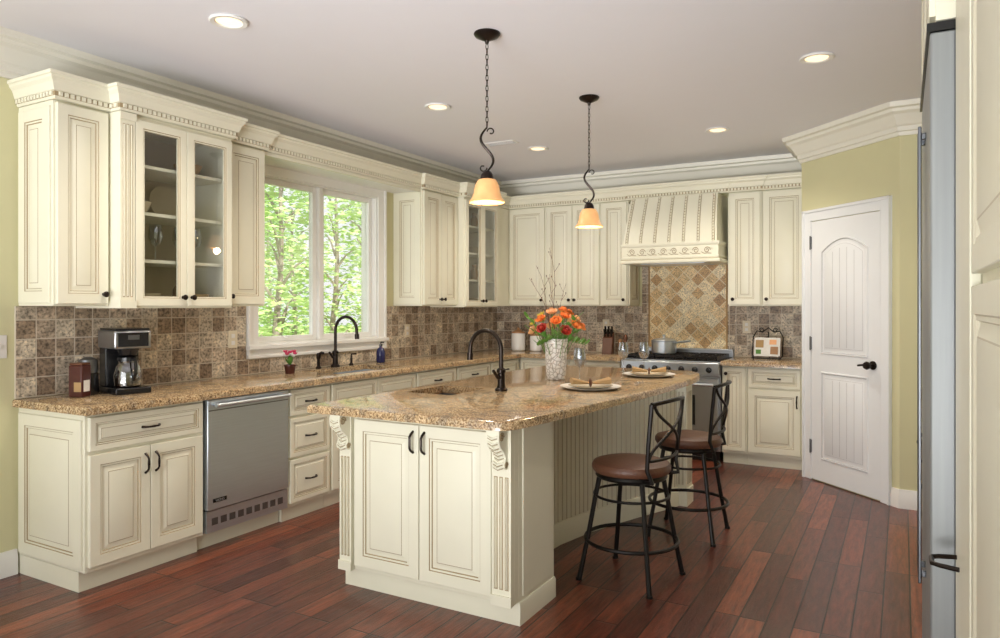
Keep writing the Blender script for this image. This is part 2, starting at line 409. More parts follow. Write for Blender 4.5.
# ------------------------------------------------------------------ cabinets
def doorprof(t, s, k=1):
    return [(0, 0, 0), (0, t-.002, 0), (.002, t, 0), (s, t, 0), (s+.0035*k, t-.004, 1), (s+.012*k, t-.004, 0), (s+.0155*k, t-.010, 1), (s+.022*k, t-.010, 0), (s+.042*k, t-.003, 0), (s+.045*k, t-.002, 1)]
def knob_at(x, z, y, parent):
    b = MB(); b.lathe([(.009, 0), (.006, .006), (.006, .014), (.015, .020), (.016, .027), (.008, .032), (.002, .033)], 14, M=T(x, y, z) @ RX(90)); b.build('knob', BRONZE, parent)
def pull_at(x, z, y, parent, L=.10, vert=False):
    b = MB(); pts = []
    for i in range(9):
        t = i/8; q = (t-.5)*L; o = .028*min(1, math.sin(PI*t)*1.8)
        pts.append((x, y-o, z+q) if vert else (x+q, y-o, z))
    b.tube(pts, [.007, .0055, .005, .0055, .0065, .0055, .005, .0055, .007]); b.build('pull_handle', BRONZE, parent)
def cabinet(name, label, loc, rot, w, d, H, fronts, toe=0, group=None, hollow=0, ends='', cat='cabinet', th=.02, low=0):
    E = thing(name, label, cat, loc, rot, group)
    b = MB()
    if hollow:
        b.box(0, -.012, 0, w, -.001, H, 1); b.box(0, -d, 0, .018, -.012, H); b.box(w-.018, -d, 0, w, -.012, H)
        b.box(.018, -d, 0, w-.018, -.012, .02); b.box(.018, -d, H-.02, w-.018, -.012, H)
        b.build('body', [CREAM, INNER], E)
        for k in range(1, hollow+1):
            b = MB(); z = H*k/(hollow+1); b.box(.019, -d+.03, z-.009, w-.019, -.013, z+.009); b.build('shelf', CREAM, E)
    elif low:
        b.box(0, -d, toe, w, -.001, low); b.box(0, -d, low, w, -d+.02, H); b.box(0, -d+.02, low, .018, -.001, H); b.box(w-.018, -d+.02, low, w, -.001, H); b.build('body', CREAM, E)
    else:
        b.box(0, -d, toe, w, -.001, H); b.build('body', CREAM, E, bevel=.002)
    if toe:
        b = MB(); b.box(0, -d+.05, 0, w, -.01, toe-.001); b.build('toe_kick', CREAM, E)
    if 'L' in ends:
        b = MB(); b.ring(rect(.02, toe+.015, d-.015, H-.03), doorprof(.012, .06), T(0, 0, 0) @ RZ(-90)); b.build('end_panel', CG, E)
    if 'R' in ends:
        b = MB(); b.ring(rect(.015, toe+.015, d-.02, H-.03), doorprof(.012, .05), T(w, -d, 0) @ RZ(90)); b.build('end_panel', CG, E)
    for f in fronts:
        kind, x0, z0, x1, z1 = f[:5]; hd = f[5] if len(f) > 5 else None
        Mf = T(0, -d, 0)
        if kind == 'door':
            b = MB(); b.ring(rect(x0, z0, x1, z1), doorprof(th, .052 if x1-x0 > .2 else .035), Mf); o = b.build('door', CG, E, ang=20)
        elif kind == 'drawer':
            b = MB(); b.ring(rect(x0, z0, x1, z1), doorprof(th, .028, .7), Mf); o = b.build('drawer_front', CG, E, ang=20)
        elif kind == 'glass':
            s = .055; b = MB()
            b.ring(rect(x0, z0, x1, z1), [(0, 0, 0), (0, th-.002, 0), (.002, th, 0), (s-.012, th, 0), (s-.0085, th-.004, 1), (s-.002, th-.004, 0), (s, th-.01, 1), (s, 0, 0)], Mf, cap=None); o = b.build('door', CG, E, ang=20)
            b = MB(); b.box(x0+s-.004, -d-.009, z0+s-.004, x1-s+.004, -d-.006, z1-s+.004); b.build('glass_pane', GLASSC, o)
        elif kind == 'pilaster':
            b = MB(); b.box(x0, -d-th, z0, x1, -d, z1); n = 3; ww = (x1-x0-.02)/n
            for k in range(n):
                a = x0+.01+ww*k+ww*.18
                b.ring(rect(a, z0+.06, a+ww*.64, z1-.06), [(0, 0, 1), (.004, .0005, 1), (.006, .005, 0)], T(0, -d-th, 0))
            b.box(x0-.004, -d-th-.008, z0, x1+.004, -d-th, z0+.04); b.box(x0-.004, -d-th-.008, z1-.04, x1+.004, -d-th, z1)
            b.build('pilaster', CG, E); continue
        if hd:
            y = -d-th; c, side = hd.split('_')
            if c == 'knob':
                kx = x0+.028 if side[0] == 'l' else x1-.028
                kz = z0+.05 if side[1] == 'b' else z1-.05; knob_at(kx, kz, y, o)
            elif side == 'c': pull_at((x0+x1)/2, (z0+z1)/2, y, o)
            else: pull_at(x0+.028 if side[0] == 'l' else x1-.028, z1-.09, y, o, vert=True)
    return E
UZ0, UZ1 = 1.40, 2.44; UH = UZ1-UZ0; UD = .32; FZ1 = UH-.012
U = 'cream upper cabinets'
cabinet('upper_cabinet', 'narrow cream wall cabinet above the coffee maker, with a panelled side', (WX, 2.05, UZ0), 90, .29, UD, UH, [('door', .012, .012, .278, FZ1, 'knob_rb')], ends='L', group=U)
cabinet('glass_cabinet', 'cream wall cabinet with two glass doors and a fluted pilaster, left of the window', (WX, 2.342, UZ0-.012), 90, .742, .40, UH+.012,
        [('pilaster', 0, 0, .085, UH+.01), ('glass', .09, .012, .408, FZ1, 'knob_rb'), ('glass', .412, .012, .730, FZ1, 'knob_lb')], hollow=3, group='glass fronted cabinets', ends='')
cabinet('upper_cabinet', 'narrow cream wall cabinet touching the left edge of the window', (WX, 3.086, UZ0), 90, .334, UD, UH, [('door', .012, .012, .322, FZ1, 'knob_lb')], ends='R', group=U)
cabinet('upper_cabinet', 'cream two-door wall cabinet just right of the window with a panelled side', (WX, 5.23, UZ0), 90, .568, UD, UH, [('door', .01, .012, .28, FZ1, 'knob_rb'), ('door', .286, .012, .556, FZ1, 'knob_lb')], ends='L', group=U)
cabinet('glass_cabinet', 'cream glass-door wall cabinet near the far corner, right of the window', (WX, 5.80, UZ0-.012), 90, .648, .40, UH+.012,
        [('glass', .012, .012, .322, FZ1, 'knob_rb'), ('glass', .326, .012, .636, FZ1, 'knob_lb')], hollow=3, group='glass fronted cabinets')
c = cabinet('upper_cabinet', 'cream corner wall cabinet where window wall and range wall meet', (WX+.003, WY, UZ0), 0, .775, UD, UH, [('door', .347, .012, .763, FZ1, 'knob_rb')], group=U)
b = MB(); b.box(WX+.004, 6.452, UZ0, -3.71, WY-UD-.001, UZ1); b.build('filler_panel', CREAM, c, True)
cabinet('upper_cabinet', 'cream two-door wall cabinet left of the range hood, second from the corner', (-3.27, WY, UZ0), 0, .608, UD, UH, [('door', .01, .012, .30, FZ1, 'knob_rb'), ('door', .306, .012, .598, FZ1, 'knob_lb')], group=U)
cabinet('upper_cabinet', 'narrow cream wall cabinet directly left of the range hood', (-2.66, WY, UZ0), 0, .29, UD, UH, [('door', .012, .012, .278, FZ1, 'knob_rb')], ends='R', group=U)
cabinet('upper_cabinet', 'narrow cream wall cabinet directly right of the range hood', (-1.398, WY, UZ0), 0, .288, .34, UH, [('door', .012, .012, .276, FZ1, 'knob_lb')], ends='L', group=U)
cabinet('upper_cabinet', 'cream wall cabinet beside the white pantry door', (-1.108, WY, UZ0), 0, .37, UD, UH, [('door', .012, .012, .358, FZ1, 'knob_lb')], group=U)

BD = .59; BH = .873; Bg = 'cream base cabinets'
def dd(w, pairs=True):
    if pairs: return [('drawer', .015, .69, w-.015, .855, 'pull_c'), ('door', .015, .125, w/2-.002, .672, 'pull_rt'), ('door', w/2+.002, .125, w-.015, .672, 'pull_lt')]
    return [('drawer', .012, .69, w-.012, .855, 'pull_c'), ('door', .012, .125, w-.012, .672, 'pull_rt')]
cabinet('base_cabinet', 'cream base cabinet with one drawer over two doors, nearest the camera', (WX, 2.05, 0), 90, .675, BD, BH, dd(.675), .1, Bg, ends='L')
cabinet('drawer_cabinet', 'cream stack of three drawers right of the dishwasher', (WX, 3.362, 0), 90, .385, BD, BH,
        [('drawer', .012, .69, .373, .855, 'pull_c'), ('drawer', .012, .42, .373, .672, 'pull_c'), ('drawer', .012, .125, .373, .402, 'pull_c')], .1, Bg)
cabinet('sink_cabinet', 'wide cream sink base cabinet under the window', (WX, 3.75, 0), 90, 1.0, BD, BH,
        [('drawer', .015, .69, .495, .855), ('drawer', .505, .69, .985, .855), ('door', .015, .125, .495, .672, 'pull_rt'), ('door', .505, .125, .985, .672, 'pull_lt')], .1, Bg, low=.69)
cabinet('base_cabinet', 'cream base cabinet right of the sink cabinet, behind the island faucet', (WX, 4.752, 0), 90, .60, BD, BH, dd(.60), .1, Bg)
cabinet('base_cabinet', 'cream base cabinet at the far end of the window wall', (WX, 5.354, 0), 90, .60, BD, BH, dd(.60), .1, Bg)
c = cabinet('base_cabinet', 'cream corner base cabinet behind the island', (WX, 5.956, 0), 90, .57, BD, BH, dd(.57, False), .1, Bg)
b = MB(); b.box(WX+.001, 6.528, .1, -3.44, WY-.001, BH); b.build('corner_box', CREAM, c, True)
cabinet('base_cabinet', 'cream base cabinet left of the range, below the two-door wall cabinet', (-3.435, WY, 0), 0, .55, BD, BH, dd(.55), .1, Bg)
cabinet('base_cabinet', 'cream base cabinet touching the left side of the range', (-2.883, WY, 0), 0, .545, BD, BH, dd(.545), .1, Bg)
cabinet('base_cabinet', 'narrow cream pull-out base cabinet right of the range', (-1.405, WY, 0), 0, .215, BD, BH, [('door', .012, .125, .203, .855, 'knob_lt')], .1, Bg)
cabinet('base_cabinet', 'cream base cabinet with drawer and door beside the pantry door', (-1.188, WY, 0), 0, .445, BD, BH, dd(.445, False), .1, Bg)

# cornice
path = [(WX+.001, 2.05), (-3.705, 2.05), (-3.705, 2.34), (-3.625, 2.34), (-3.625, 3.086), (-3.705, 3.086), (-3.705, 3.425), (-3.74, 3.425), (-3.74, 5.225), (-3.705, 5.225), (-3.705, 5.795),
        (-3.625, 5.795), (-3.625, 6.45), (-3.705, 6.45), (-3.705, 6.795), (-2.36, 6.795), (-2.36, 6.765), (-1.41, 6.765), (-1.41, 6.775), (-1.11, 6.775), (-1.11, 6.795), (-.737, 6.795)]
cz = 2.442
prof = [(-.03, 0), (.006, 0), (.010, .010), (.011, .012), (.011, .036), (.020, .039), (.024, .052), (.032, .078), (.046, .094), (.048, .106), (.056, .110), (.056, .126), (-.03, .126)]
CO = thing('cabinet_cornice', 'long cream dentil cornice running along the tops of the wall cabinets', 'cornice', (-3.7, 4.0, cz))
b = MB(); b.sweep(path, [(o, cz+z) for o, z in prof]); b.build('molding', CREAM, CO, True, ang=20)
b = MB()
for i in range(len(path)-1):
    p, q = Vector(path[i]), Vector(path[i+1]); L = (q-p).length
    if L < .04: continue
    e = (q-p).normalized(); ang_ = math.degrees(math.atan2(e.y, e.x)); n = max(1, int(L/.028))
    for k in range(n):
        s0 = (k+.25)*L/n; b.box(s0, -.020, .014, s0+L/n*.6, -.010, .034, 0, T(p.x, p.y, cz) @ RZ(ang_))
b.build('dentil_row', CREAM, CO, True, smooth=False)
b = MB(); b.sweep(path, [(.0112, cz+.0125), (.0118, cz+.0125), (.0118, cz+.0355), (.0112, cz+.0355)]); b.build('glazed_groove', GLAZE, CO, True)
VA = thing('window_valance', 'cream box valance bridging the wall cabinets above the window', 'valance', (-3.9, 4.32, 2.425))
b = MB(); b.box(WX+.002, 3.422, 2.425, -3.745, 5.228, 2.4405); b.build('soffit_board', WHITE, VA, True)
b = MB(); b.box(-3.765, 3.422, 2.415, -3.742, 5.228, 2.4405); b.build('face_board', CREAM, VA, True, .003)

# worktops
b = MB(); sink = [(-3.90, 3.93), (-3.52, 3.93), (-3.52, 4.67), (-3.90, 4.67)]
b.slab([(WX+.002, 2.02), (-3.395, 2.02), (-3.395, 6.485), (-2.337, 6.485), (-2.337, WY-.002), (WX+.002, WY-.002)], .874, .914, [sink], .01)
tag(b.build('worktop', GRAN), 'L-shaped brown granite worktop along the window wall and the range wall', 'worktop')
b = MB(); b.slab([(-1.407, 6.485), (-.737, 6.485), (-.737, WY-.002), (-1.407, WY-.002)], .874, .914, bev=.01)
tag(b.build('worktop', GRAN), 'short brown granite worktop between the range and the pantry door', 'worktop')
def basin(x0, y0, x1, y1, zb, m, label):
    E = thing('sink', label, 'sink', ((x0+x1)/2, (y0+y1)/2, zb))
    b = MB(); t = .004; b.box(x0-t, y0-t, zb, x1+t, y1+t, zb+t)
    for q in ((x0-t, y0-t, x0, y1+t), (x1, y0-t, x1+t, y1+t), (x0, y0-t, x1, y0), (x0, y1, x1, y1+t)): b.box(q[0], q[1], zb, q[2], q[3], .8735)
    b.build('bowl', m, E, True)
    b = MB(); b.lathe([(.04, 0), (.04, .004), (.02, .002)], 20, M=T((x0+x1)/2, (y0+y1)/2, zb+t)); b.build('drain', STEELD, E, True)
basin(-3.90, 3.93, -3.52, 4.67, .70, STEEL, 'stainless undermount sink in the worktop under the window')

# dishwasher
DWm = thing('dishwasher', 'stainless steel dishwasher between the cream base cabinets', 'dishwasher', (WX, 2.732, 0), 90)
b = MB(); b.box(.003, -.57, .1, .622, -.02, .868); b.build('body', STEELD, DWm)
b = MB(); b.box(.006, -.615, .235, .619, -.571, .865); dwd = b.build('door', STEEL, DWm, bevel=.004)
b = MB(); b.box(.012, -.617, .80, .613, -.6155, .806); b.build('control_seam', STEELD, dwd)
b = MB(); b.tube([(.03, -.655, .835), (.595, -.655, .835)], .012, 12)
for x in (.05, .575): b.tube([(x, -.613, .835), (x, -.655, .835)], .009)
b.build('handle', STEEL, dwd)
b = MB(); b.box(.04, -.6175, .275, .135, -.6155, .297); text_into(b, 'VIKING', .019, T(.0875, -.618, .279) @ RX(90), 1); b.build('badge', [BPLA, STEEL], dwd, smooth=False)
b = MB(); b.box(.006, -.605, .105, .619, -.571, .228)
for k in range(9): b.box(.04+k*.062, -.607, .145, .04+k*.062+.042, -.6045, .185, 1)
b.build('vent_panel', [STEEL, STEELD], DWm)
b = MB(); b.box(.003, -.52, 0, .622, -.50, .1); b.build('toe_kick', CREAM, DWm)

# range hood
H = thing('range_hood', 'cream mantel range hood with rope battens and carved lower band', 'range hood', (-1.885, WY, 1.80))
hx0, hx1 = -.445, .445
secs = [(.185, hx0+.01, hx1-.01, -.60), (.24, hx0+.012, hx1-.012, -.592), (.33, hx0+.018, hx1-.018, -.568), (.44, hx0+.024, hx1-.024, -.53), (.54, hx0+.030, hx1-.030, -.49), (.638, hx0+.034, hx1-.034, -.445)]
vs = []
for (z, a, c_, y) in secs: vs += [(a, y, z), (c_, y, z), (c_, -.001, z), (a, -.001, z)]
fs = [[3, 2, 1, 0], [len(vs)-4, len(vs)-3, len(vs)-2, len(vs)-1]]
for j in range(len(secs)-1):
    for i in range(4): fs.append((j*4+i, j*4+(i+1) % 4, j*4+4+(i+1) % 4, j*4+4+i))
b = MB(); b.add(vs, fs); b.build('canopy', CREAM, H)
def lerp(a, c_, t): return a+(c_-a)*t
def hoodpt(fx, z, o=0):
    for j in range(len(secs)-1):
        if z <= secs[j+1][0]+1e-6: break
    t = (z-secs[j][0])/(secs[j+1][0]-secs[j][0]); a = lerp(secs[j][1], secs[j+1][1], t); c_ = lerp(secs[j][2], secs[j+1][2], t); y = lerp(secs[j][3], secs[j+1][3], t)
    return (lerp(a, c_, fx), y-o, z)
zz = [.19, .24, .30, .36, .44, .50, .54, .60, .63]
for k in range(7):
    fx = .035+.93*k/6
    b = MB(); b.tube([hoodpt(fx, z, .003) for z in zz], .008, 6)
    for sx in (-.013, .013): b.tube([hoodpt(fx+sx, z, .0) for z in zz], .0026, 5, 1)
    for q in range(16):
        z = .2+.43*q/16; p = hoodpt(fx, z, .010); b.box(p[0]-.0055, p[1]-.0015, z, p[0]+.0055, p[1]+.002, z+.005, 1)
    b.build('batten', [CREAM, GLAZE], H)
hp = [(hx0, -.001), (hx0, -.60), (hx1, -.60), (hx1, -.001)]
b = MB(); b.sweep(hp, [(-.02, .03), (.0, .03), (.010, .045), (.010, .055), (.004, .06), (.004, .15), (.010, .155), (.016, .172), (.016, .184), (-.02, .187)])
b.sweep(hp, [(-.03, 0), (.016, 0), (.020, .01), (.020, .022), (.012, .03), (-.03, .03)])
b.sweep(hp, [(.0105, .031), (.011, .031), (.011, .035), (.0105, .035)], 1)
b.box(hx0+.005, -.6, .002, hx1-.005, -.001, .03)
b.build('mantel_band', CG, H)
b = MB()
for k in range(8):
    cx = -.35+.1*k; s = 1 if k % 2 else -1; pts = []
    for i in range(20):
        t = i/19; a = t*3.0*PI; r = .030*(1-t*.8); pts.append((cx+r*math.cos(a)*s, -.6065, .105+r*math.sin(a)))
    b.tube(pts, .0032, 6, 1)
    b.tube([(cx-.05, -.6055, .09), (cx-.025, -.606, .074), (cx, -.606, .078), (cx+.04, -.6055, .074)], .003, 6, 1)
    for a in (40, 90, 140):
        b.add([(cx+s*.04, -.606, .11), (cx+s*.04+.014*math.cos(R(a)), -.612, .11+.014*math.sin(R(a))), (cx+s*.04+.026*math.cos(R(a-14)), -.606, .11+.026*math.sin(R(a-14))), (cx+s*.04+.014*math.cos(R(a-30)), -.608, .11+.014*math.sin(R(a-30)))], [(0, 1, 2, 3)], 0)
b.build('carved_ornament', [CREAM, GLAZE], H)
b = MB(); b.box(-.3, -.5, -.004, .3, -.1, .0015); b.build('filter_insert', STEEL, H)

# range
RG = thing('range', 'stainless professional gas range under the hood', 'range', (-2.332, WY, 0))
b = MB(); b.box(.004, -.60, .1, .918, -.02, .90); b.build('body', STEEL2, RG)
b = MB(); b.box(.02, -.57, 0, .902, -.55, .1); b.build('kick_plate', BPLA, RG)
b = MB(); b.box(.004, -.668, .77, .918, -.601, .895); cpn = b.build('control_panel', STEEL2, RG, bevel=.012)
for k in range(7):
    b = MB(); b.lathe([(.026, 0), (.026, .008), (.02, .01), (.018, .038), (.004, .04)], 18, M=T(.09+k*.123, -.668, .83) @ RX(90)); b.build('knob', BPLA, cpn)
b = MB(); b.box(.02, -.645, .20, .902, -.601, .75); odr = b.build('oven_door', STEEL2, RG, bevel=.006)
b = MB(); b.box(.22, -.648, .33, .70, -.6455, .60); b.build('oven_window', BPLA, odr)
b = MB(); b.tube([(.05, -.70, .70), (.872, -.70, .70)], .015, 12)
for x in (.08, .842): b.tube([(x, -.645, .70), (x, -.70, .70)], .011)
b.build('oven_handle', STEEL, odr)
b = MB(); b.box(.80, -.648, .235, .88, -.6455, .255); text_into(b, 'VIKING', .017, T(.84, -.649, .239) @ RX(90), 1); b.build('badge', [BPLA, STEEL], odr, smooth=False)
b = MB(); b.box(.012, -.60, .9005, .910, -.07, .912); b.build('cooktop', BPLA, RG)
for k in range(3):
    b = MB(); x0 = .03+k*.29
    for yy in (-.58, -.45, -.32, -.19, -.08): b.box(x0, yy-.006, .925, x0+.27, yy+.006, .945)
    for xx in (x0, x0+.085, x0+.17, x0+.258): b.box(xx, -.58, .9121, xx+.012, -.08, .940)
    b.build('burner_grate', BLACK, RG)
b = MB(); b.box(.004, -.055, .9005, .918, -.02, .985); b.box(.004, -.085, .965, .918, -.02, .985); b.build('backguard', STEEL2, RG, bevel=.003)
SP = thing('saucepan', 'stainless saucepan with lid on the range', 'saucepan', (-2.0, WY-.36, .9455))
b = MB(); b.lathe([(.105, 0), (.115, .006), (.118, .115), (.122, .12), (.114, .12), (.10, .02)], 28); b.build('pan', STEEL, SP)
b = MB(); b.lathe([(.119, .121), (.118, .128), (.08, .142), (.012, .152), (.010, .165), (.02, .175), (.004, .182)], 28); b.build('lid', STEEL, SP)
b = MB(); b.tube([(.11, -.02, .10), (.16, -.05, .115), (.28, -.12, .13)], [.008, .009, .011]); b.build('handle', STEEL, SP)

# ------------------------------------------------------------------ island
IY0, IX0, IX1 = 2.79, -2.44, -1.47
psink = [(-2.43, 3.25), (-2.13, 3.25), (-2.13, 3.62), (-2.43, 3.62)]
IS = thing('kitchen_island', 'large cream kitchen island with beadboard side and fluted corner posts', 'island', (-2.0, 4.0, 0))
bead = [(-1.80, 3.15), (-1.80, 3.55), (-1.775, 3.85), (-1.71, 4.15), (-1.62, 4.42), (-1.52, 4.68), (-1.43, 4.90), (-1.385, 5.03)]
outl = [(IX0, IY0), (IX1, IY0), (IX1, 3.15)]+bead+[(-1.33, 5.03), (-1.33, 5.15), (IX0, 5.15)]
b = MB(); b.slab(outl, .0, .735, bev=0); b.slab(outl, .735, .873, [[(-2.436, 3.244), (-2.124, 3.244), (-2.124, 3.626), (-2.436, 3.626)]], bev=0); b.build('body', CREAM, IS, True)
def resample(pts, step):
    out = []
    for i in range(len(pts)-1):
        p, q = Vector(pts[i]), Vector(pts[i+1]); n = max(1, round((q-p).length/step))
        for k in range(n): out.append(tuple(p.lerp(q, k/n)))
    out.append(tuple(pts[-1])); return out
bp2 = resample(bead, .045)
b = MB(); lo = offs(bp2, .006, False, -1); li = offs(bp2, .0015, False, -1)
for i in range(len(bp2)-1):
    a, c_ = Vector(lo[i]), Vector(lo[i+1]); a2, c2 = Vector(li[i]), Vector(li[i+1])
    e = (c_-a); a_, c__ = a+e*.10, c_-e*.10
    vs = []
    for z in (.12, .845): vs += [(a2.x, a2.y, z), (a_.x, a_.y, z), (c__.x, c__.y, z), (c2.x, c2.y, z)]
    b.add(vs, [(0, 1, 5, 4), (1, 2, 6, 5), (2, 3, 7, 6)], [1, 0, 1])
b.build('beadboard', [CREAM, GLAZE2], IS, True, smooth=False)
b = MB(); b.sweep(bead, [(.0, 0), (.026, 0), (.026, .10), (.018, .112), (.014, .125), (0, .13)])
b.build('base_molding', CREAM, IS, True)
b = MB(); b.sweep(bead, [(0, .84), (.022, .84), (.022, .872), (0, .872)]); b.build('top_rail', CREAM, IS, True)
b = MB(); b.box(IX0+.005, IY0-.045, .10, IX1-.0, IY0-.0005, .873); b.build('face_frame', CREAM, IS, True, .002)
b = MB(); b.sweep([(IX0, IY0+.1), (IX0, IY0), (IX1, IY0), (IX1, 3.148)], [(0, .0), (.012, 0), (.012, .085), (.006, .097), (0, .097)]); b.build('plinth', CREAM, IS, True)
Mi = T(0, IY0-.045, 0)
for (x0, x1, sd) in ((-2.352, -1.965, 'r'), (-1.960, -1.575, 'l')):
    b = MB(); b.ring(rect(x0, .125, x1, .845), doorprof(.02, .055), Mi); o = b.build('door', CG, IS, True, ang=20)
    hx = x1-.03 if sd == 'r' else x0+.03
    b = MB(); pts = []
    for i in range(9):
        t = i/8; pts.append((hx, IY0-.065-.028*min(1, math.sin(PI*t)*1.8), .765+(t-.5)*.10))
    b.tube(pts, .006); b.build('pull_handle', BRONZE, o, True)
for (x0, x1) in ((IX0+.005, -2.362), (-1.565, IX1)):
    b = MB(); b.box(x0, IY0-.075, .10, x1, IY0-.0455, .872); n = 3; ww = (x1-x0-.014)/n
    for k in range(n):
        a = x0+.007+ww*k+ww*.14
        b.ring(rect(a, .17, a+ww*.72, .66), [(0, 0, 1), (.005, .0012, 1), (.009, .009, 0)], T(0, IY0-.075, 0))
    b.box(x0-.003, IY0-.083, .10, x1+.004, IY0-.075, .145)
    b.build('pilaster', CG, IS, True)
    xc = (x0+x1)/2; w2 = .032; y = IY0-.0755
    pf = [(0, .70), (-.014, .696), (-.027, .706), (-.029, .722), (-.020, .733), (-.017, .748), (-.025, .765), (-.042, .782), (-.060, .797), (-.074, .818), (-.078, .842), (-.075, .872), (0, .872)]
    b = MB(); k = len(pf); vs = [(xc-w2, y+p, z) for p, z in pf]+[(xc+w2, y+p, z) for p, z in pf]
    b.add(vs, [list(range(k))[::-1], [k+i for i in range(k)]]+[(i, (i+1) % k, k+(i+1) % k, k+i) for i in range(k)])
    for (py, pz, rr) in ((-.054, .842, .021), (-.014, .716, .014)):
        for sx in (-1, 1):
            sp_ = []
            for i in range(16):
                t = i/15; a = t*3.5*PI; r = rr*(1-.8*t); sp_.append((xc+sx*(w2+.001), y+py+r*math.cos(a), pz+r*math.sin(a)))
            b.tube(sp_, .0035, 6, 1)
    for i in range(1, 10):
        p, z = pf[i+1]; b.tube([(xc-w2*.75, y+p, z+.005), (xc, y+p-.007, z-.005), (xc+w2*.75, y+p, z+.005)], .0042, 6, 0)
        b.tube([(xc-w2*.75, y+p-.001, z-.003), (xc, y+p-.004, z-.012), (xc+w2*.75, y+p-.001, z-.003)], .0018, 5, 1)
    b.build('corbel', CG, IS, True)
b = MB(); b.box(IX1-.001, IY0+.03, .115, IX1+.006, 3.12, .86); b.build('end_panel', CREAM, IS, True, .003)
for k in range(4):
    y1 = 5.12-k*.58; b = MB(); b.ring(rect(0, .125, .56, .845), doorprof(.016, .055), T(IX0, y1, 0) @ RZ(-90)); b.build('side_panel', CG, IS, True)
b = MB(); b.box(-1.415, 5.005, 0, -1.318, 5.165, .872)
for yy in (5.035, 5.075, 5.115): b.box(-1.3185, yy, .15, -1.313, yy+.022, .80, 1)
for xx in (-1.40, -1.375, -1.35): b.box(xx, 5.0, .15, xx+.014, 5.006, .80, 1)
b.box(-1.42, 4.998, 0, -1.31, 5.17, .12); b.build('corner_post', [CREAM, GLAZE2], IS, True, .002)

curve = [(-1.50, 2.60), (-1.455, 2.612), (-1.425, 2.65), (-1.405, 2.74), (-1.375, 2.95), (-1.345, 3.2), (-1.31, 3.5), (-1.278, 3.8), (-1.252, 4.1), (-1.235, 4.4), (-1.225, 4.65), (-1.225, 4.88), (-1.245, 5.08), (-1.285, 5.23), (-1.345, 5.33), (-1.44, 5.365)]
def catmull(P, n=4):
    out = []
    for i in range(len(P)-1):
        p0 = Vector(P[max(i-1, 0)]); p1 = Vector(P[i]); p2 = Vector(P[i+1]); p3 = Vector(P[min(i+2, len(P)-1)])
        for k in range(n):
            t = k/n; out.append(tuple(.5*((2*p1)+(-p0+p2)*t+(2*p0-5*p1+4*p2-p3)*t*t+(-p0+3*p1-3*p2+p3)*t**3)))
    out.append(tuple(P[-1])); return out
b = MB(); b.slab([(-2.54, 2.60)]+catmull(curve)+[(-2.54, 5.365)], .879, .918, [psink], .014)
tag(b.build('island_worktop', GRAN), 'brown speckled granite island worktop with a curved bar edge', 'worktop')
basin(-2.43, 3.25, -2.13, 3.62, .74, STEELD, 'small prep sink in the island worktop beside the black faucet')
b = MB(); b.slab([(-2.45, 2.72)]+[(-1.50, 2.72), (-1.475, 3.14), (-1.79, 3.16), (-1.79, 3.6), (-1.70, 4.15), (-1.50, 4.7), (-1.36, 5.02), (-1.34, 5.16), (-2.45, 5.16)], .8732, .8788, [[(-2.436, 3.244), (-2.124, 3.244), (-2.124, 3.626), (-2.436, 3.626)]], bev=0); b.build('sub_top', WOOD, IS, True)

# ------------------------------------------------------------------ stools
def make_stool(label, loc, rot):
    S = thing('bar_stool', label, 'stool', loc, rot, 'bar stools at the island')
    b = MB(); b.lathe([(.17, .545), (.192, .55), (.202, .565), (.202, .582), (.193, .597), (.16, .607), (.08, .611), (.01, .612)], 36); b.build('seat', LEATH, S)
    b = MB(); b.lathe([(.10, .518), (.178, .520), (.184, .530), (.178, .544), (.10, .544)], 32); b.build('seat_ring', BLACK, S)
    for sx in (-1, 1):
        for sy in (-1, 1):
            b = MB(); b.tube([(sx*.12, sy*.12, .519), (sx*.135, sy*.135, .42), (sx*.165, sy*.165, .2), (sx*.195, sy*.195, .004)], [.013, .012, .012, .013], 10)
            b.lathe([(.016, 0), (.016, .012), (.012, .014)], 10, M=T(sx*.196, sy*.196, 0)); b.build('leg', BLACK, S)
    def ringt(z, r, t, nm):
        b = MB(); b.tube([(r*math.cos(2*PI*i/40), r*math.sin(2*PI*i/40), z) for i in range(40)], t, 8, closed=True); b.build(nm, BLACK, S)
    ringt(.20, .235, .010, 'foot_ring'); ringt(.43, .190, .007, 'brace_ring')
    def bk(y, z):
        t = (z-.53)/.40; return (.155+.045*t+.045*math.cos(y/.19*PI/2), y, z)
    b = MB()
    for sy in (-1, 1):
        b.tube([(.12, sy*.12, .531), (.19, sy*.155, .54), bk(sy*.170, .60), bk(sy*.178, .72), bk(sy*.182, .84), bk(sy*.184, .925)], .011, 8)
    b.tube([bk(-.184+.368*i/10, .925+.012*math.sin(PI*i/10)) for i in range(11)], .011, 8)
    b.tube([bk(-.172+.344*i/10, .645) for i in range(11)], .008, 8)
    b.build('back_frame', BLACK, S)
    for sy in (-1, 1):
        pts = []
        for i in range(13):
            t = i/12; pts.append(bk(sy*.165*math.cos(PI*t), .65+.28*t))
        b = MB(); b.tube(pts, .008, 8); b.build('cross_bar', BLACK, S)
    return S
st = make_stool('black metal bar stool with round brown seat, nearest the camera', (-1.225, 3.57, 0), -8)
copy_tree(st, (-1.16, 4.45, 0), 0, 'black metal bar stool with round brown seat, further along the island by the range')

